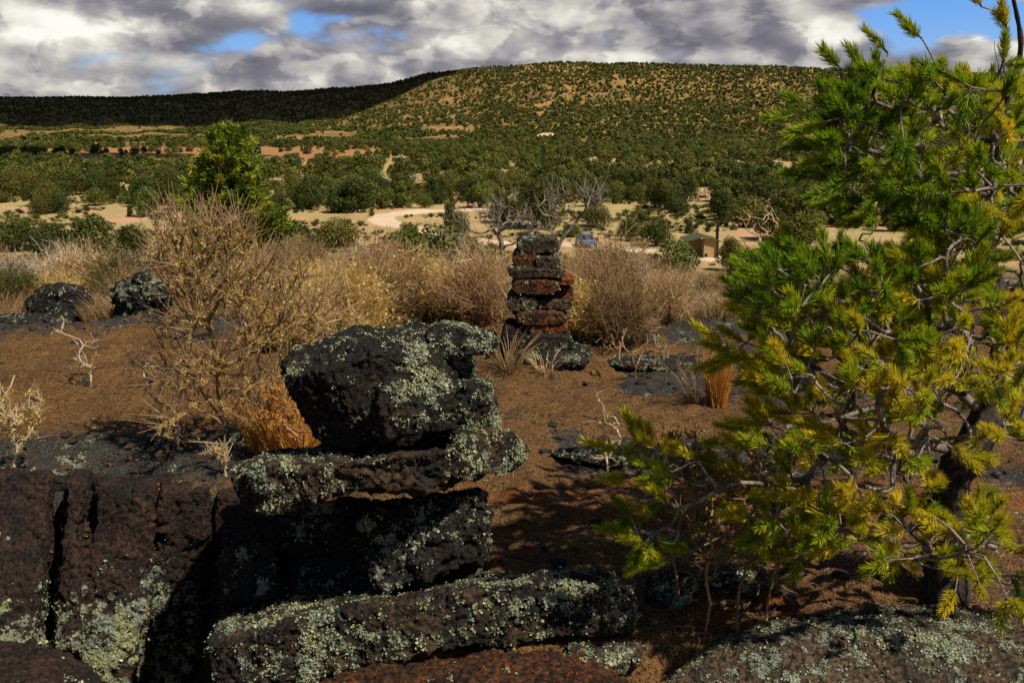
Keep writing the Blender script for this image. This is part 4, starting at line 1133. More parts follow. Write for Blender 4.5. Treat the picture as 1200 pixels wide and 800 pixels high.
for k in range(9):
    cone = [0, .15, .4, 0, .2, .1, 0, .5, .1][k]; Rk = [1.8, 1.7, 1.35, 2.0, 1.6, 1.9, 2.2, 1.25, 1.6][k]; Hk = [3.0, 3.2, 3.6, 2.6, 3.4, 3.0, 3.1, 3.8, 2.4][k]
    TV.append((crown_geo(500 + k, Rk, Hk, 34, 5200, .125, cone).data('crown', [MAT['juniper']]), trunk_geo(500 + k, Rk, Hk, Hk * .6).data('trunk', [MAT['bark']], True), Rk, Hk))
tree_protos = []
def put_tree(x, y, h, label, group, k=None, wide=1.0, cat='juniper', name='juniper_tree'):
    k = int(rng.integers(0, 9)) if k is None else k
    cm, tm, Rk, Hk = TV[k]
    e = empty(name, (x, y, zt(x, y) - .05)); s = h / Hk
    e.scale = (s * wide, s * wide, s); e.rotation_euler = (0, 0, rng.uniform(0, 6.28))
    link('trunk', tm, e); link('crown', cm, e)
    return tag(e, label, cat, group)
PLACED = []
def tree_px(px, pyb, hpx, label=None, group=None, k=None, wide=1.0, dy=0):
    q = onground(px, pyb); D = q[1]
    PLACED.append((q[0], q[1]))
    return put_tree(q[0], q[1], hpx * D / F * 1.02, label, group, k, wide)
single = [
    (48, 251, 17, 3, 1.0, 'small round dark juniper by itself on the pale clearing far to one side'),
    (68, 250, 24, 0, .9, 'bushy juniper at the far end of the pale clearing, next to a smaller round one'),
    (153, 254, 14, 2, .8, 'tiny upright juniper in the pale clearing beside a reddish one'),
    (172, 254, 30, 5, .9, 'wide brownish juniper on the clearing edge behind the tall dry shrub'),
    (478, 283, 20, 8, 1.0, 'low round juniper right beside the bend of the pale road'),
    (528, 268, 32, 2, .8, 'upright juniper on the grassy patch inside the road bend'),
    (540, 273, 24, 1, .9, 'small juniper touching the upright one inside the road bend'),
    (108 // 1 + 328, 254, 12, 2, .8, 'tiny juniper at the woodland foot near where the road leaves'),
    (768, 288, 27, 3, .9, 'dark green round juniper behind the picnic table'),
    (737, 283, 24, 5, .9, 'olive-brown juniper just beside the dark round one by the picnic table'),
    (793, 328, 46, 0, .88, 'large dense juniper standing in front of the small brown building'),
    (808, 274, 17, 7, 1.1, 'small pointed juniper behind the roof of the brown building'),
    (857, 318, 38, 1, .9, 'bushy juniper close to the vent pipe side of the brown building'),
    (752, 252 + 12, 16, 4, 1.0, 'small juniper out on the clearing behind the picnic table'),
    (668, 278, 14, 8, 1.4, 'low spreading juniper just behind the blue car'),
    (700, 266, 22, 3, 1.0, 'rounded juniper near the middle of the clearing behind the car'),
    (905, 282, 34, 5, 1.0, 'olive juniper beside the pale dead snag'),
    (940, 290, 40, 0, 1.0, 'tall juniper right next to the pine needles on the clearing'),
]
for px, pb, h, k, w, lab in single: tree_px(px, pb, h, lab, None, k, w)
mid = [(505, 325, 44, 3, 1.2, 'wide bright olive juniper bush below the road bend'), (548, 325, 36, 6, 1.1, 'olive juniper bush behind the dead tree by the cairn'), (470, 303, 24, 8, 1.0, 'low olive bush beside the large one below the road bend'),
       (398, 290, 24, 3, 1.0, 'dark low juniper on the slope behind the tall tan bush'), (352, 305, 30, 6, 1.2, 'green juniper bush beside the tall green conifer'), (20, 295, 40, 0, 1.1, 'olive-brown juniper bush at the edge of the picture below the clearing'),
       (60, 300, 32, 3, 1.2, 'bright green low bush between the olive-brown juniper and a taller one'), (110, 305, 52, 1, 1.0, 'tall loose green juniper on the slope below the pale clearing'), (155, 300, 34, 5, 1.1, 'green-brown bush beside the tall loose juniper on the slope'),
       (35, 318, 18, 8, 1.5, 'small yellow-green bush among the dry scrub on the slope'), (880, 345, 40, 6, 1.0, 'dusky bush on the slope next to the pine needles'), (590, 262, 24, 6, 1.0, 'broad juniper seen above the cairn'), (632, 268, 40, 5, 1.0, 'brown-green juniper right above the cairn')]
for px, pb, h, k, w, lab in mid: tree_px(px, pb, h * (1.2 if px > 200 else .95), lab, None, k, w * 1.1)

# woodland: candidates over the plain, the ones that show largest are individuals
def wood_edge(px):
    return np.interp(px, [-100, 0, 180, 330, 420, 500, 600, 680, 760, 900, 1000, 1300], [238, 238, 246, 248, 250, 247, 250, 258, 262, 268, 272, 276])
r_ = np.random.default_rng(77)
k = 26000
u = r_.random(k); Yc = np.sqrt(95 ** 2 + u * (840 ** 2 - 95 ** 2)); Xc = Yc * r_.uniform(-.72, .72, k)
zc = terrain(Xc, Yc); ppx, ppy = mask_px(Xc, Yc, zc)
dens = np.ones(k)
edge = wood_edge(ppx)
dens = np.where(ppy > edge, 0.0, dens)
band = (ppy < edge) & (ppy > edge - 4); dens = np.where(band, .9, dens)
dens = dens * np.where(fbm(v3(Xc * .011, Yc * .011), 3, 88) > .35, .2, 1) * np.where(fbm(v3(Xc * .05, Yc * .05), 2, 89) > .10, .18, 1)
redc = (Xc / Yc < -.13) & (Xc / Yc > -.47) & (np.hypot(Xc, Yc) > 400) & (np.hypot(Xc, Yc) < 790)
dens = np.where(redc, np.where(fbm(v3(Xc * .02, Yc * .02), 2, 90) > .35, .5, .02), dens)
ok = r_.random(k) < dens * .95
Xc, Yc, zc, ppx, ppy = [a[ok] for a in (Xc, Yc, zc, ppx, ppy)]
# thin by a jittered grid so crowns do not pile up
cell = {}
keep = []
for i in np.argsort(Yc):
    cs_ = 4.0 if Yc[i] < 300 else 4.4
    key = (int(Xc[i] / cs_), int(Yc[i] / (cs_ * 1.2)))
    if key in cell: continue
    cell[key] = 1; keep.append(i)
keep = np.array(keep)
Xc, Yc, zc, ppx, ppy = [a[keep] for a in (Xc, Yc, zc, ppx, ppy)]
H_ = 2.0 + 2.9 * r_.random(len(Xc)) ** 1.4
vis = (np.abs(ppx - 600) < 640) & (ppx < 960)
order = np.argsort(Yc)
order = [i for i in order if vis[i]]
NI = 262
indiv = set(order[:NI]) 
print('woodland trees', len(Xc), 'individual to Y', Yc[order[NI - 1]])
for i in order[:NI]:
    side_ = 'front'
    o = put_tree(Xc[i], Yc[i], H_[i], 'olive-green juniper in the first rows of the woodland behind the pale clearing', 'junipers in the first rows of the woodland', wide=rng.uniform(.9, 1.25))

def scatter(name, X, Y, Z, S, protos_me, label, cat, proto_name, tilt=0):
    """one object: many copies of a few small crowns, for the woodland nobody could count"""
    n = len(X)
    me = mesh_data(name, np.stack([X, Y, Z], 1), [np.array([[0, 1, 2]])])
    me = bpy.data.meshes.new(name); me.vertices.add(n); me.vertices.foreach_set('co', np.stack([X, Y, Z], 1).astype(np.float32).ravel())
    for nm, arr in (('s', S), ('rz', rng.uniform(0, 6.28, n))):
        at = me.attributes.new(nm, 'FLOAT', 'POINT'); at.data.foreach_set('value', np.asarray(arr, np.float32))
    o = link(name, me)
    cl = bpy.data.collections.new(proto_name + '_kinds')
    for q in protos_me:
        po = bpy.data.objects.new(proto_name, q); cl.objects.link(po)
    ng = bpy.data.node_groups.new(name + '_scatter', 'GeometryNodeTree')
    ng.interface.new_socket('Geometry', in_out='INPUT', socket_type='NodeSocketGeometry')
    ng.interface.new_socket('Geometry', in_out='OUTPUT', socket_type='NodeSocketGeometry')
    gi = ng.nodes.new('NodeGroupInput'); go = ng.nodes.new('NodeGroupOutput')
    ci = ng.nodes.new('GeometryNodeCollectionInfo'); ci.inputs[0].default_value = cl; ci.inputs[1].default_value = True; ci.inputs[2].default_value = True
    ip = ng.nodes.new('GeometryNodeInstanceOnPoints'); ip.inputs['Pick Instance'].default_value = True
    rv = ng.nodes.new('FunctionNodeRandomValue'); rv.data_type = 'INT'
    for s_ in rv.inputs:
        if s_.name == 'Min' and s_.type == 'INT': s_.default_value = 0
        if s_.name == 'Max' and s_.type == 'INT': s_.default_value = len(protos_me) - 1
    ri = [s_ for s_ in rv.outputs if s_.type == 'INT'][0]
    a1 = ng.nodes.new('GeometryNodeInputNamedAttribute'); a1.data_type = 'FLOAT'; a1.inputs[0].default_value = 's'
    a2 = ng.nodes.new('GeometryNodeInputNamedAttribute'); a2.data_type = 'FLOAT'; a2.inputs[0].default_value = 'rz'
    cx = ng.nodes.new('ShaderNodeCombineXYZ'); ng.links.new(a2.outputs[0], cx.inputs[2])
    e2 = ng.nodes.new('FunctionNodeEulerToRotation'); ng.links.new(cx.outputs[0], e2.inputs[0])
    L = ng.links.new
    L(gi.outputs[0], ip.inputs['Points']); L(ci.outputs[0], ip.inputs['Instance']); L(ri, ip.inputs['Instance Index'])
    L(e2.outputs[0], ip.inputs['Rotation']); L(a1.outputs[0], ip.inputs['Scale']); L(ip.outputs[0], go.inputs[0])
    md = o.modifiers.new('scatter', 'NODES'); md.node_group = ng
    return tag(o, label, cat, kind='stuff')
rest = np.array([i for i in range(len(Xc)) if i not in indiv])
FP = [crown_geo(600 + k, 1.15, 1.8, 20, 700, .20, [0, .3, .1, .5, 0, .2][k]).data('crown', [MAT['juniper']]) for k in range(6)]
scatter('juniper_woodland', Xc[rest], Yc[rest], zc[rest] - .1, H_[rest] / 1.9, FP, 'dense olive-green juniper woodland covering the plain to the foot of the mesa', 'woodland', 'woodland_crown')

# mesa and foothill trees
k = 150000
u = r_.random(k); Ym = np.sqrt(840 ** 2 + u * (3000 ** 2 - 840 ** 2)); Xm = Ym * r_.uniform(-.66, .66, k)
rm = np.hypot(Xm, Ym)
zm = terrain(Xm, Ym); mx, my = mask_px(Xm, Ym, zm)
cl_ = fbm(v3(Xm * .010, Ym * .010), 4, 99)
dn = .92 - .34 * cl_
dn = np.where(my > 150, dn + .5 , dn)
dn = np.where((mx < 540) & (my < 150), dn * .48, dn)
dn = np.where((mx < 620) & (my > 144) & (my < 168) & (fbm(v3(Xm * .014, Ym * .006), 3, 98) > .18), .12, dn)
dn = np.where((mx < 520) & (my > 148) & (my < 166), dn * .9 - .1, dn)
dn = np.where(rm > np.interp(mx, [-900, 0, 400, 520, 650, 1300], [2900, 2700, 2350, 1950, 1800, 1800]) * .97, 1, dn)
okm = (r_.random(k) < dn) & (rm < 3050)
Xm, Ym, zm = Xm[okm], Ym[okm], zm[okm]
MP = [crown_geo(640 + k, 1.0, 1.5, 6, 60, .6, .1).data('crown', [MAT['juniper']]) for k in range(4)]
scatter('mesa_scrub', Xm, Ym, zm - .4, r_.uniform(1.2, 2.8, len(Xm)), MP, 'dots of dark juniper and pinon scrub over the mesa slopes', 'scrub', 'mesa_crown')
# low tufts on the clearing and dry grass between the bushes
k = 9000
Yt = np.sqrt(88 ** 2 + r_.random(k) * (200 ** 2 - 88 ** 2)); Xt = Yt * r_.uniform(-.62, .62, k)
m_ = fbm(v3(Xt * .08, Yt * .08), 3, 12) > -.05; Xt, Yt = Xt[m_], Yt[m_]
if len(RC):
    dmin = np.min(np.hypot(Xt[:, None] - RC[None, ::2, 0], Yt[:, None] - RC[None, ::2, 1]), 1); m_ = dmin > 3.2; Xt, Yt = Xt[m_], Yt[m_]
MAT['steppe'] = leaf_material('steppe_grass', ((0.16, 0.13, 0.04), (0.34, 0.28, 0.10), (0.50, 0.38, 0.18)), .2, spec=.1, rnd=.6, c_rand=(0.22, 0.23, 0.06))
TP = [tuft('tuft', None, 60, .35, .5, MAT['steppe'], '', w=.05, lean=.7, dat=True) for k in range(3)] + [bush_data('tuft', 400 + k, .6, .5, 160, MAT['olive'], 'leafy', w=.03) for k in range(2)]
scatter('steppe_grass', Xt, Yt, terrain(Xt, Yt), r_.uniform(.5, 1.5, len(Xt)), TP, 'thin low grass tufts over the pale clearing', 'grass', 'steppe_tuft')
k = 5200
Yt = 8.6 + 45 * r_.random(k) ** 1.7; Xt = Yt * r_.uniform(-.66, .66, k)
DP = [tuft('tuft', None, 70, .45, .3, MAT['straw'], '', w=.007, lean=.5, dat=True, tint=.45) for k in range(4)]
scatter('dry_grass', Xt, Yt, terrain(Xt, Yt), r_.uniform(.4, 1.0, len(Xt)) * (.65 + .012 * Yt), DP, 'dry straw grass between the bushes on the slope', 'grass', 'grass_tuft')

# tall green conifer left of centre
cb = onground(275, 330); cY = 19.0; cbx = (277 - 600) / F * cY / .985; cz = zt(cbx, cY)
H = (1.6 + cY * math.tan(math.atan((400 - 136) / F) - PITCH)) - cz
con = empty('conifer_tree', (cbx, cY, cz)); tag(con, 'tall bright green conifer rising above the dry scrub and the clearing', 'conifer')
gw = Geo(); r2 = np.random.default_rng(5)
V, Fq = smooth_tube(np.array([[.03 * math.sin(t * 5), .03 * math.cos(t * 4), t * H * .97 - .1] for t in np.linspace(0, 1, 14)]), np.linspace(.09, .012, 14), 8, .1, 2)
gw.add(V, Fq, .3); go_ = gw.build('trunk', [MAT['bark']], parent=con, smooth=True)
gw = Geo(); gl = Geo(); A = []; B = []
nb = 440
for q in range(nb):
    t = r2.random() ** .85; a = r2.uniform(0, 6.28)
    wprof = np.interp(t, [0, .15, .35, .6, .8, .93, 1], [1.15, 1.18, 1.0, .76, .52, .28, .08]) * (1.0 + .25 * math.sin(a * 3 + t * 9))
    L = wprof * r2.uniform(.55, 1.05)
    p0 = np.array([0, 0, t * H * .93]); d = np.array([math.cos(a), math.sin(a), r2.uniform(.15, .6)]); d /= np.linalg.norm(d)
    p1 = p0 + d * L * .6 + r2.normal(size=3) * .03; p2 = p1 + norm((d + [0, 0, .35])[None])[0] * L * .4
    A += [p0, p1]; B += [p1, p2]
    nf = int(40 + 170 * L)
    f = r2.random(nf) ** .6; c = p0 + (p2 - p0) * f[:, None] + (p1 - (p0 + p2) / 2) * (np.sin(f * math.pi))[:, None] + r2.normal(size=(nf, 3)) * .040 * np.array([1, 1, .6])
    dd = norm(d * .8 + r2.normal(size=(nf, 3)) * .5 + np.array([0, 0, .18]))
    bt = .5 + .25 * r2.normal()
    Ll = .085 * (.5 + r2.random(nf))
    V, Fq = blades(c, c + dd * Ll[:, None], .030, .010); gl.add(V, Fq, np.repeat(np.clip(bt + .2 * r2.normal(size=nf), 0, 1), 4))
V, Fq = tubes(A, B, .012, .006, 4); gw.add(V, Fq, .35)
gw.build('branch', [MAT['bark']], parent=con); gl.build('crown', [MAT['conifer']], parent=con)

# dead trees and snags
def dead(name, base, pts, label, rt=.006, rmax=.05, seed=1, tips=2, tipL=.15, tint=.5, mat=None, bf=.25, root2=None):
    path = [base] + (root2 or [base + np.array([0, 0, .15])])
    return twig_plant(name, path, pts, [mat or MAT['deadwood']], label, 'dead tree', rt, bf, .52, rmax, None, tint, seed, tips=tips, tipL=tipL, wig=.16)
Yd = 11.0
bd = P(586, 370, Yd); bd[2] = zt(bd[0], bd[1])
a = ell(560, 285, 50, 38, 46, 10.5, 11.6) + ell(590, 250, 30, 22, 24, 10.6, 11.4) + ell(525, 300, 30, 20, 14, 10.6, 11.3) + ell(610, 270, 22, 30, 16, 10.6, 11.4) + ell(560, 330, 36, 20, 14, 10.6, 11.4)
dead('dead_tree', bd, a, 'grey dead tree with gnarled branches just behind the cairn', .0032, .03, 41, tips=5, tipL=.16, root2=[P(586, 345, Yd), P(583, 320, Yd), P(588, 295, Yd), P(584, 275, Yd)], tint=.42)
Ye = 13.0
bd = P(648, 345, Ye); bd[2] = zt(bd[0], bd[1])
a = ell(670, 240, 36, 26, 30, 12.5, 13.5) + ell(640, 255, 22, 22, 14, 12.6, 13.4) + ell(700, 225, 12, 14, 8, 12.8, 13.2)
dead('dead_tree', bd, a, 'leaning dead tree with a dark curved limb above and behind the cairn', .0032, .03, 42, tips=5, tipL=.18, root2=[P(650, 315, Ye), P(655, 290, Ye), P(668, 268, Ye), P(685, 248, Ye)], tint=.5)
Yg = 30.
bd = P(898, 318, Yg); bd[2] = zt(bd[0], bd[1])
a = ell(888, 262, 20, 22, 18, 29.6, 30.4) + ell(905, 262, 10, 16, 8, 29.6, 30.4)
dead('dead_snag', bd, a, 'pale bare snag leaning on the slope beside the pine', .010, .05, 43, tips=1, tipL=.3, root2=[P(895, 300, Yg), P(890, 285, Yg)], tint=.95, mat=MAT['straw'])
Yh = 5.2
for (px, Yk, pts, lab, sd) in [(1062, 4.6, [(1060, 320, 22, 36, 20, 4.5, 4.7), (1072, 280, 14, 24, 10, 4.5, 4.7)], 'pale bare dead sapling sticking up through the pine', 44),
                               (1022, 6.0, [(1020, 285, 14, 20, 12, 5.9, 6.1), (1030, 262, 8, 14, 6, 5.9, 6.1)], 'thin pale twigs behind the gap in the pine', 45)]:
    b_ = P(px, 380, Yk); bb = b_.copy(); bb[2] = gzat(b_[0], b_[1])
    aa = []
    for q in pts: aa += ell(*q)
    dead('dead_sapling', bb, aa, lab, .0022, .012, sd, tips=1, tipL=.06, root2=[P(px, 400, Yk), P(px, 350, Yk)], tint=.95, mat=MAT['straw'])
# ------------------------------------------------------------------ restroom building
wallm = plain('tan_wall', (0.40, 0.26, 0.12), .9); trimm = plain('dark_green_trim', (0.028, 0.040, 0.020), .6); darkm = plain('dark_opening', (0.012, 0.012, 0.012), .6); roofm = plain('brown_green_roof', (0.075, 0.080, 0.040), .7)
q = onground(823, 303); S = q[1] / F
bx, by, bz = q
bld = empty('restroom_building', tuple(q)); tag(bld, 'small tan park restroom with a brown gable roof and a black vent pipe', 'building')
def bpart(name, boxes, mat, parent=bld, lab=None):
    g = Geo()
    for b in boxes: V, Fq = box(*b); g.add(V, Fq)
    o = g.build(name, [mat], parent=parent)
    if lab: o['label'] = lab
    return o
W = 1.5; EH = 1.75; PH = 2.2; DP = 3.2
bpart('wall', [(.12, 1.42, 0, .15, 0, EH), (1.27, 1.42, .15, DP, 0, EH), (.12, .27, .15, DP, 0, EH), (-1.42, .12, DP - 1.2, DP - 1.05, 0, EH)], wallm)
g = Geo()   # gable infill above the right half
V = [(.12, 0, EH), (1.42, 0, EH), (1.42, 0, EH + .04), (.12, 0, PH - .1), (.12, .15, EH), (1.42, .15, EH), (1.42, .15, EH + .04), (.12, .15, PH - .1)]
g.add(V, [(0, 1, 2, 3), (5, 4, 7, 6), (3, 2, 6, 7), (0, 3, 7, 4), (1, 5, 6, 2)]); g.build('gable', [wallm], parent=bld)
rg = Geo()
for sx in (-1, 1):
    x0, z0, x1, z1 = 0, PH, sx * 1.75, EH - .05; t = .12
    V = [(x0, -.35, z0), (x1, -.35, z1), (x1, -.35, z1 + t), (x0, -.35, z0 + t), (x0, DP + .3, z0), (x1, DP + .3, z1), (x1, DP + .3, z1 + t), (x0, DP + .3, z0 + t)]
    rg.add(V, [(0, 1, 2, 3), (5, 4, 7, 6), (3, 2, 6, 7), (1, 5, 6, 2), (0, 4, 5, 1)])
rg.build('roof', [roofm], parent=bld)
for xx_ in (-1.42, 0.0, 1.5): bpart('post', [(xx_ - .07, xx_ + .07, -.25, -.11, 0, EH + (.35 if xx_ == 0 else 0))], trimm)
bpart('vent', [(.22, .50, -.012, .02, .15, .48)], darkm, lab='small black vent opening low in the tan wall')
g = Geo(); V, Fq = tubes([(1.55, .6, 0)], [(1.55, .6, 3.15)], .15, .15, 12); g.add(V, Fq); V, Fq = tubes([(1.55, .6, 3.15)], [(1.55, .6, 3.22)], .19, .19, 12); g.add(V, Fq)
cap = [(1.55 + .19 * math.cos(a), .6 + .19 * math.sin(a), 3.221) for a in np.arange(12) * math.pi / 6]; g.add(cap, [tuple(range(12))]); g.build('vent_pipe', [darkm], parent=bld)

# blue car behind the grey bush
q = onground(686, 289); cp_ = plain('blue_paint', (0.045, 0.16, 0.40), .3, .05, spec=.5); gl_ = plain('car_glass', (0.02, 0.03, 0.035), .1, .05, spec=.6); rb = plain('tyre_rubber', (0.02, 0.02, 0.02), .9); lampm = plain('tail_lamp', (0.4, 0.02, 0.02), .4, .05); chrome = plain('rim_metal', (0.5, 0.5, 0.5), .35, .05)
car = empty('parked_car', tuple(q + np.array([0, 0, .09]))); car.rotation_euler = (0, 0, math.radians(98)); tag(car, 'small blue car parked beside the pale road, half hidden by the grey bush', 'car')
def loft(secs, mat, name, parent):
    """secs: list of (x, [(y,z)...]) cross sections"""
    n = len(secs[0][1]); V = [(x, y, z) for x, pr in secs for y, z in pr]; Fq = []
    for i in range(len(secs) - 1):
        for k in range(n): Fq.append((i * n + k, i * n + (k + 1) % n, (i + 1) * n + (k + 1) % n, (i + 1) * n + k))
    g = Geo(); g.add(V, Fq); g.add([V[k] for k in range(n)], [tuple(range(n - 1, -1, -1))]); g.add(V[-n:], [tuple(range(n))])
    o = g.build(name, [mat], parent=parent, smooth=False); return o
def sec(w, z0, z1, r=.08): return [(-w + r, z0), (w - r, z0), (w, z0 + r), (w, z1 - r * 1.6), (w - r * 1.2, z1), (-w + r * 1.2, z1), (-w, z1 - r * 1.6), (-w, z0 + r)]
body = loft([(-2.0, sec(.70, .38, .72)), (-1.85, sec(.80, .28, .86)), (-1.0, sec(.84, .24, .92)), (.9, sec(.84, .24, .92)), (1.7, sec(.80, .26, .82)), (2.0, sec(.68, .34, .66))], cp_, 'body', car)
loft([(-1.72, sec(.66, .86, .94, .03)), (-1.25, sec(.62, .86, 1.38, .07)), (.1, sec(.62, .86, 1.42, .07)), (.95, sec(.66, .86, .95, .03))], gl_, 'windows', car)
loft([(-1.30, sec(.60, 1.37, 1.42, .02)), (.05, sec(.60, 1.40, 1.46, .02)), (.15, sec(.58, 1.38, 1.42, .015))], cp_, 'car_roof', car)
for sx, sy in ((-1.3, -.80), (-1.3, .80), (1.3, -.80), (1.3, .80)):
    g = Geo(); V, Fq = tubes([(sx, sy - .1, .31)], [(sx, sy + .1, .31)], .31, .31, 18); g.add(V, Fq)
    for yy_ in (-.1, .1): g.add([(sx + .31 * math.cos(a), sy + yy_, .31 + .31 * math.sin(a)) for a in np.arange(18) * math.pi / 9], [tuple(range(18))])
    w_ = g.build('wheel', [rb], parent=car)
    e = .103 if sy > 0 else -.103
    g = Geo(); g.add([(sx + .19 * math.cos(a), sy + e, .31 + .19 * math.sin(a)) for a in np.arange(14) * math.pi / 7], [tuple(range(14))]); g.build('rim', [chrome], parent=w_)
for sy in (-.6, .6): V, Fq = box(-2.02, -1.9, sy - .12, sy + .12, .62, .76); g = Geo(); g.add(V, Fq); g.build('tail_lamp', [lampm], parent=car)

# needle litter under the pine
k = 9000
x = .15 + 2.6 * rng.random(k); y = 2.9 + 2.0 * rng.random(k)
kp = (((x - 1.5) / 1.4) ** 2 + ((y - 3.6) / 1.0) ** 2 + .3 * rng.normal(size=k)) < 1; x, y = x[kp], y[kp]; k = len(x)
a = rng.uniform(0, 6.28, k); L = .02 + .03 * rng.random(k); z = lsample(LZ, x, y) + .003 + .006 * rng.random(k)
p0 = np.stack([x, y, z], 1); p1 = p0 + np.stack([np.cos(a) * L, np.sin(a) * L, .004 * rng.normal(size=k)], 1)
g = Geo(); V, Fq = blades(p0, p1, .0025, .0018, np.tile([[0, 0, 1.0]], (k, 1)) + .3 * rng.normal(size=(k, 3))); g.add(V, Fq, np.repeat(rng.random(k), 4))
k = 500; x = rng.uniform(-2.6, 3, k); y = rng.uniform(3.2, 7.6, k); a = rng.uniform(0, 6.28, k); L = .02 + .09 * rng.random(k) ** 2
p0 = np.stack([x, y, lsample(LZ, x, y) + .004], 1); p1 = p0 + np.stack([np.cos(a) * L, np.sin(a) * L, .012 * rng.random(k)], 1)
V, Fq = tubes(p0, p1, .0022, .0012, 4); g.add(V, Fq, np.repeat(rng.random(k) * .5 + .5, 8))
tag(g.build('needle_litter', [MAT['browntwig']]), 'fallen brown needles and twigs strewn over the ground by the pine', 'litter', kind='stuff')

# small sign on a post
q = onground(699, 291); sg = empty('small_sign', tuple(q)); tag(sg, 'little brown sign on a post between the blue car and the picnic table', 'sign')
wood = plain('brown_wood', (0.12, 0.06, 0.03), .8); tanw = plain('weathered_tan', (0.42, 0.30, 0.18), .8)
bpart('post', [(-.05, .05, -.05, .05, 0, 1.1)], wood, sg); bpart('board', [(-.26, .26, -.09, -.052, .85, 1.2)], wood, sg)
# picnic table
q = onground(752, 291); pt = empty('picnic_table', tuple(q)); tag(pt, 'low brown picnic table on the pale road edge below the dark round juniper', 'picnic table')
bpart('table_top', [(-.95, .95, -.38, .38, .72, .77)], wood, pt)
for sy in (-.75, .75): bpart('bench', [(-.95, .95, sy - .13, sy + .13, .42, .46)], wood, pt)
for sx in (-.6, .6):
    g = Geo(); V, Fq = tubes([(sx, -.72, 0), (sx, .72, 0), (sx, -.8, .40)], [(sx, -.22, .72), (sx, .22, .72), (sx, .8, .40)], .04, .04, 6); g.add(V, Fq); g.build('leg', [tanw], parent=pt)

# pale far-off outcrops among the woods
def patch(px, py, w, d, label, h=1.4):
    q = onground(px, py)
    r = np.random.default_rng(int(px)); pts = []
    for _ in range(24):
        v = norm(r.normal(size=(1, 3)))[0]; pts.append((q[0] + v[0] * w / 2, q[1] + v[1] * d / 2, q[2] + v[2] * h))
    V, Fc, Nn = remesh([pts], max(w, d) / 34); V = V + Nn * (fbm(V * .5, 3, 4) * h * .2)[:, None]
    tag(build('pale_outcrop', V, Fc, [palem], loc=q, smooth=True), label, 'outcrop')
palem = plain('pale_soil', (0.62, 0.44, 0.30), .95, .3, .6)
patch(512, 186, 7, 22, 'small pale bare outcrop in the middle of the woodland', 3.6)
patch(640, 161, 26, 50, 'long pale streak of bare rock at the top of the woodland', 4.2)

# ------------------------------------------------------------------ light
SUN = norm(np.array([[.76 * .61, -.65 * .61, .792]]))[0]
el = math.asin(SUN[2]); azm = math.atan2(SUN[0], SUN[1])
sd_ = bpy.data.lights.new('sun', 'SUN'); sd_.energy = 5.0; sd_.angle = math.radians(.53); sd_.color = (1.0, .91, .74)
so = bpy.data.objects.new('sun', sd_); COL.objects.link(so)
so.rotation_euler = Vector((-SUN[0], -SUN[1], -SUN[2])).to_track_quat('-Z', 'Y').to_euler()

# unseen clouds added towards the sun to shade the scarp and far woods
m, nt = nmat('cloud_white'); finish(nt, (.85, .85, .87), 1.0, spec=0); MAT['cloud'] = m
def cloud(px, py, Yt, w, d, h, alt, label, seed):
    d_ = ray(px, py); c = CAM + d_ * (Yt / d_[1]); t = (alt - c[2]) / SUN[2]; c = c + SUN * t
    import bmesh
    bm = bmesh.new(); bmesh.ops.create_icosphere(bm, subdivisions=5, radius=1); me = bpy.data.meshes.new('cloud'); bm.to_mesh(me); bm.free()
    n = len(me.vertices); V = np.empty(n * 3, np.float32); me.vertices.foreach_get('co', V); V = V.reshape(-1, 3).astype(float)
    f = 1 + .30 * fbm(V * 2.2 + seed, 4, seed)
    V = V * f[:, None] * np.array([w / 2, d / 2, h / 2]); me.vertices.foreach_set('co', V.astype(np.float32).ravel())
    me.polygons.foreach_set('use_smooth', np.ones(len(me.polygons), bool)); me.materials.append(MAT['cloud'])
    o = link('cloud', me, loc=tuple(c)); tag(o, label, 'cloud', kind='stuff')
cloud(215, 132, 2300, 1900, 900, 160, 900, 'broad unseen cloud added to shade the scarp', 3)
cloud(70, 192, 500, 170, 110, 40, 520, 'small unseen cloud puff added to shade the far corner of the woodland', 5)

# ------------------------------------------------------------------ sky
w = bpy.data.worlds.new('World'); sc.world = w; w.use_nodes = True
nt = w.node_tree; nt.nodes.clear()
tc = nt.nodes.new('ShaderNodeTexCoord').outputs['Generated']
sp = nt.nodes.new('ShaderNodeSeparateXYZ'); nt.links.new(tc, sp.inputs[0])
X_, Y_, Z_ = sp.outputs
M = lambda op, a, b=None, c=None, clamp=False: math_(nt, op, a, b, c, clamp)
azn = M('ARCTAN2', X_, Y_)
eln = M('ARCSINE', Z_)
U = M('MULTIPLY', azn, 57.2958 * 1.0)          # degrees
E = M('MULTIPLY', eln, 57.2958)
sky = nt.nodes.new('ShaderNodeTexSky'); sky.sky_type = 'NISHITA'; sky.sun_disc = False; sky.sun_elevation = el; sky.sun_rotation = azm
sky.air_density = 1.0; sky.dust_density = .6; sky.ozone_density = 2.0
def cvec(du=0.0, de=0.0, sx=1.0, sy=1.0, z=0.0):
    c = nt.nodes.new('ShaderNodeCombineXYZ')
    nt.links.new(M('MULTIPLY', M('ADD', U, du), sx), c.inputs[0]); nt.links.new(M('MULTIPLY', M('ADD', E, de), sy), c.inputs[1]); c.inputs[2].default_value = z
    return c.outputs[0]
big = noise(nt, cvec(0, 0, 1, 2.2, 4.2), .085, 2, .5)
d0 = noise(nt, cvec(0, 0, 1, 1.9, 1.0), .15, 6, .50, .15)
d1 = noise(nt, cvec(.8, .6, 1, 1.9, 1.0), .15, 4, .48, .15)
d2 = noise(nt, cvec(0, 0, 1, 1.7, 9.0), .5, 5, .5, .1)
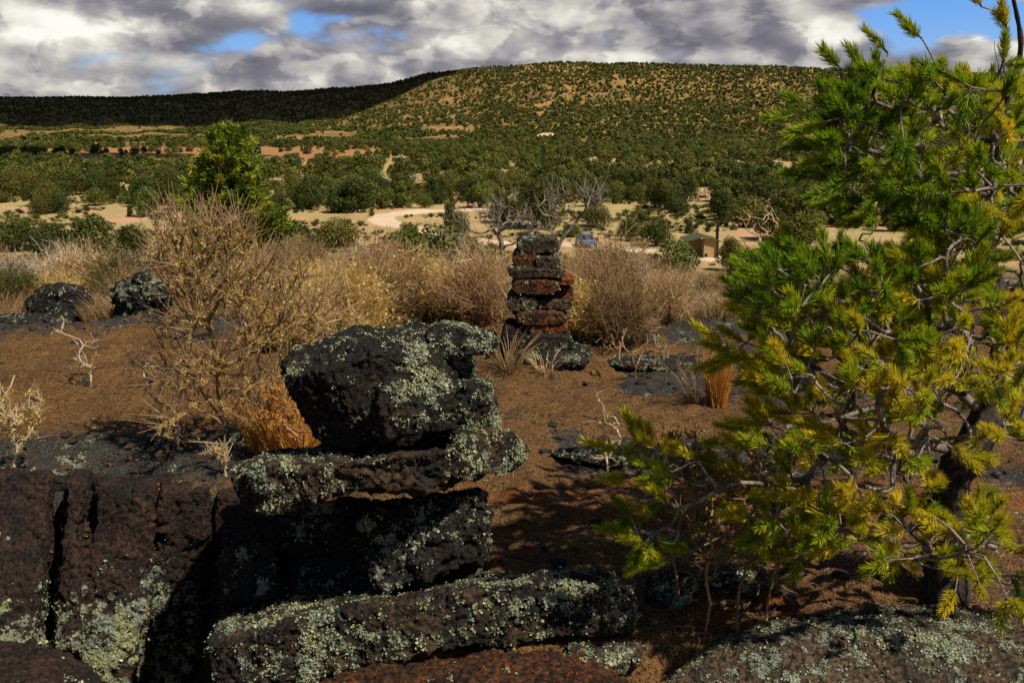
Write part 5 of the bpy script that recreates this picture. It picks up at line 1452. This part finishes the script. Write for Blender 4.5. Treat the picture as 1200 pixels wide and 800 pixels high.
def blob(u0, e0, su, se):
    a = M('DIVIDE', M('SUBTRACT', U, u0), su); b = M('DIVIDE', M('SUBTRACT', E, e0), se)
    return M('EXPONENT', M('MULTIPLY', M('ADD', M('MULTIPLY', a, a), M('MULTIPLY', b, b)), -1.0))
def ang(px, py):
    d = ray(px, py); return math.degrees(math.atan2(d[0], d[1])), math.degrees(math.asin(d[2] / np.linalg.norm(d)))
def pb(px, py, rx, ry):
    u0, e0 = ang(px, py); return blob(u0, e0, rx / 20.5, ry / 20.1)
emb = M('MULTIPLY', M('SUBTRACT', d0, d1), 2.1)
tone = M('ADD', M('MULTIPLY', M('SUBTRACT', big, .5), .9), emb)
tone = M('ADD', tone, M('MULTIPLY', M('SUBTRACT', d2, .5), .40))
d3 = noise(nt, cvec(3, 2, 1, 1.9, 5.0), .24, 9, .55, .25)
d3m = ramp(nt, d3, .475, .555)
d3b = ramp(nt, noise(nt, cvec(9, 4, 1, 2.3, 7.0), .38, 9, .58, .2), .50, .56)
tone = M('ADD', tone, M('MULTIPLY', M('SUBTRACT', d3m, .5), .22))
tone = M('ADD', tone, M('MULTIPLY', M('SUBTRACT', d3b, .5), .05))
tone = M('ADD', tone, .43)
for args, s_ in (((60, 40, 70, 34), .34), ((110, 62, 60, 22), .22), ((215, 82, 26, 14), .25), ((15, 62, 60, 16), -.12), ((120, 88, 90, 9), -.22), ((300, 98, 120, 10), .16), ((560, 55, 60, 18), .2), ((315, 8, 40, 10), .25),
                 ((740, 40, 130, 22), -.20), ((700, 12, 60, 8), .10), ((900, 18, 90, 12), -.12), ((990, 38, 42, 16), .35), ((760, 66, 160, 7), .12), ((430, 10, 100, 8), -.2), ((160, 10, 40, 14), -.08), ((650, 58, 60, 8), -.12), ((1165, 48, 30, 10), .3), ((900, 70, 120, 8), .08)):
    tone = M('ADD', tone, M('MULTIPLY', pb(*args), s_))
tone = M('ADD', tone, 0.0, clamp=True)
cr_ = nt.nodes.new('ShaderNodeValToRGB'); nt.links.new(tone, cr_.inputs[0])
el_ = cr_.color_ramp.elements
el_[0].position = 0; el_[0].color = (.115, .115, .150, 1); el_[1].position = 1; el_[1].color = (.86, .85, .79, 1)
for p_, c_ in ((.28, (.19, .185, .215)), (.48, (.33, .32, .33)), (.68, (.52, .50, .46)), (.84, (.72, .70, .63))):
    e_ = el_.new(p_); e_.color = (*c_, 1)
# openings of blue
cov = M('ADD', M('ADD', M('MULTIPLY', M('SUBTRACT', d0, .5), 1.5), M('MULTIPLY', M('SUBTRACT', d3, .5), 2.0)), .75)
for args, s_ in (((290, 50, 36, 16), .85), ((395, 22, 24, 6), .5), ((1105, 20, 75, 18), 1.4), ((1075, 45, 30, 22), .5), ((350, 32, 30, 14), .4), ((1180, 20, 40, 16), .7)):
    cov = M('SUBTRACT', cov, M('MULTIPLY', pb(*args), s_))
covm = ramp(nt, cov, .05, .55)
high = ramp(nt, E, 7.6, 14)          # the cloud bank lies low over the mesa; overhead the sky is clear
covm = M('MULTIPLY', covm, M('SUBTRACT', 1.0, high))
bgs = nt.nodes.new('ShaderNodeBackground'); bgs.inputs[1].default_value = .05; nt.links.new(sky.outputs[0], bgs.inputs[0])
bluec = mixc(nt, ramp(nt, E, 1, 8), (.30, .48, .72), (.12, .33, .76))
bgl = nt.nodes.new('ShaderNodeBackground'); nt.links.new(bluec, bgl.inputs[0]); bgl.inputs[1].default_value = 1.0
lowmix = nt.nodes.new('ShaderNodeMixShader'); nt.links.new(high, lowmix.inputs[0]); nt.links.new(bgl.outputs[0], lowmix.inputs[1]); nt.links.new(bgs.outputs[0], lowmix.inputs[2])
bgc = nt.nodes.new('ShaderNodeBackground'); nt.links.new(cr_.outputs[0], bgc.inputs[0]); bgc.inputs[1].default_value = 1.0
mxs = nt.nodes.new('ShaderNodeMixShader'); nt.links.new(covm, mxs.inputs[0]); nt.links.new(lowmix.outputs[0], mxs.inputs[1]); nt.links.new(bgc.outputs[0], mxs.inputs[2])
ow = nt.nodes.new('ShaderNodeOutputWorld'); nt.links.new(mxs.outputs[0], ow.inputs[0])
w.cycles.sampling_method = 'MANUAL'; w.cycles.sample_map_resolution = 512

# ------------------------------------------------------------------ camera
cd = bpy.data.cameras.new('camera'); co = bpy.data.objects.new('camera', cd); COL.objects.link(co)
cd.sensor_width = 36; cd.lens = 36 * F / 1200; cd.clip_start = .05; cd.clip_end = 30000
co.location = tuple(CAM); co.rotation_euler = (math.radians(90) - PITCH, 0, 0)
sc.camera = co
sc.view_settings.view_transform = 'Standard'; sc.view_settings.look = 'None'; sc.view_settings.exposure = 0.2; sc.view_settings.gamma = 1.0
sc.view_settings.use_curve_mapping = False
sc.cycles.max_bounces = 5; sc.cycles.diffuse_bounces = 1; sc.cycles.glossy_bounces = 2; sc.cycles.transmission_bounces = 2; sc.cycles.use_denoising = True
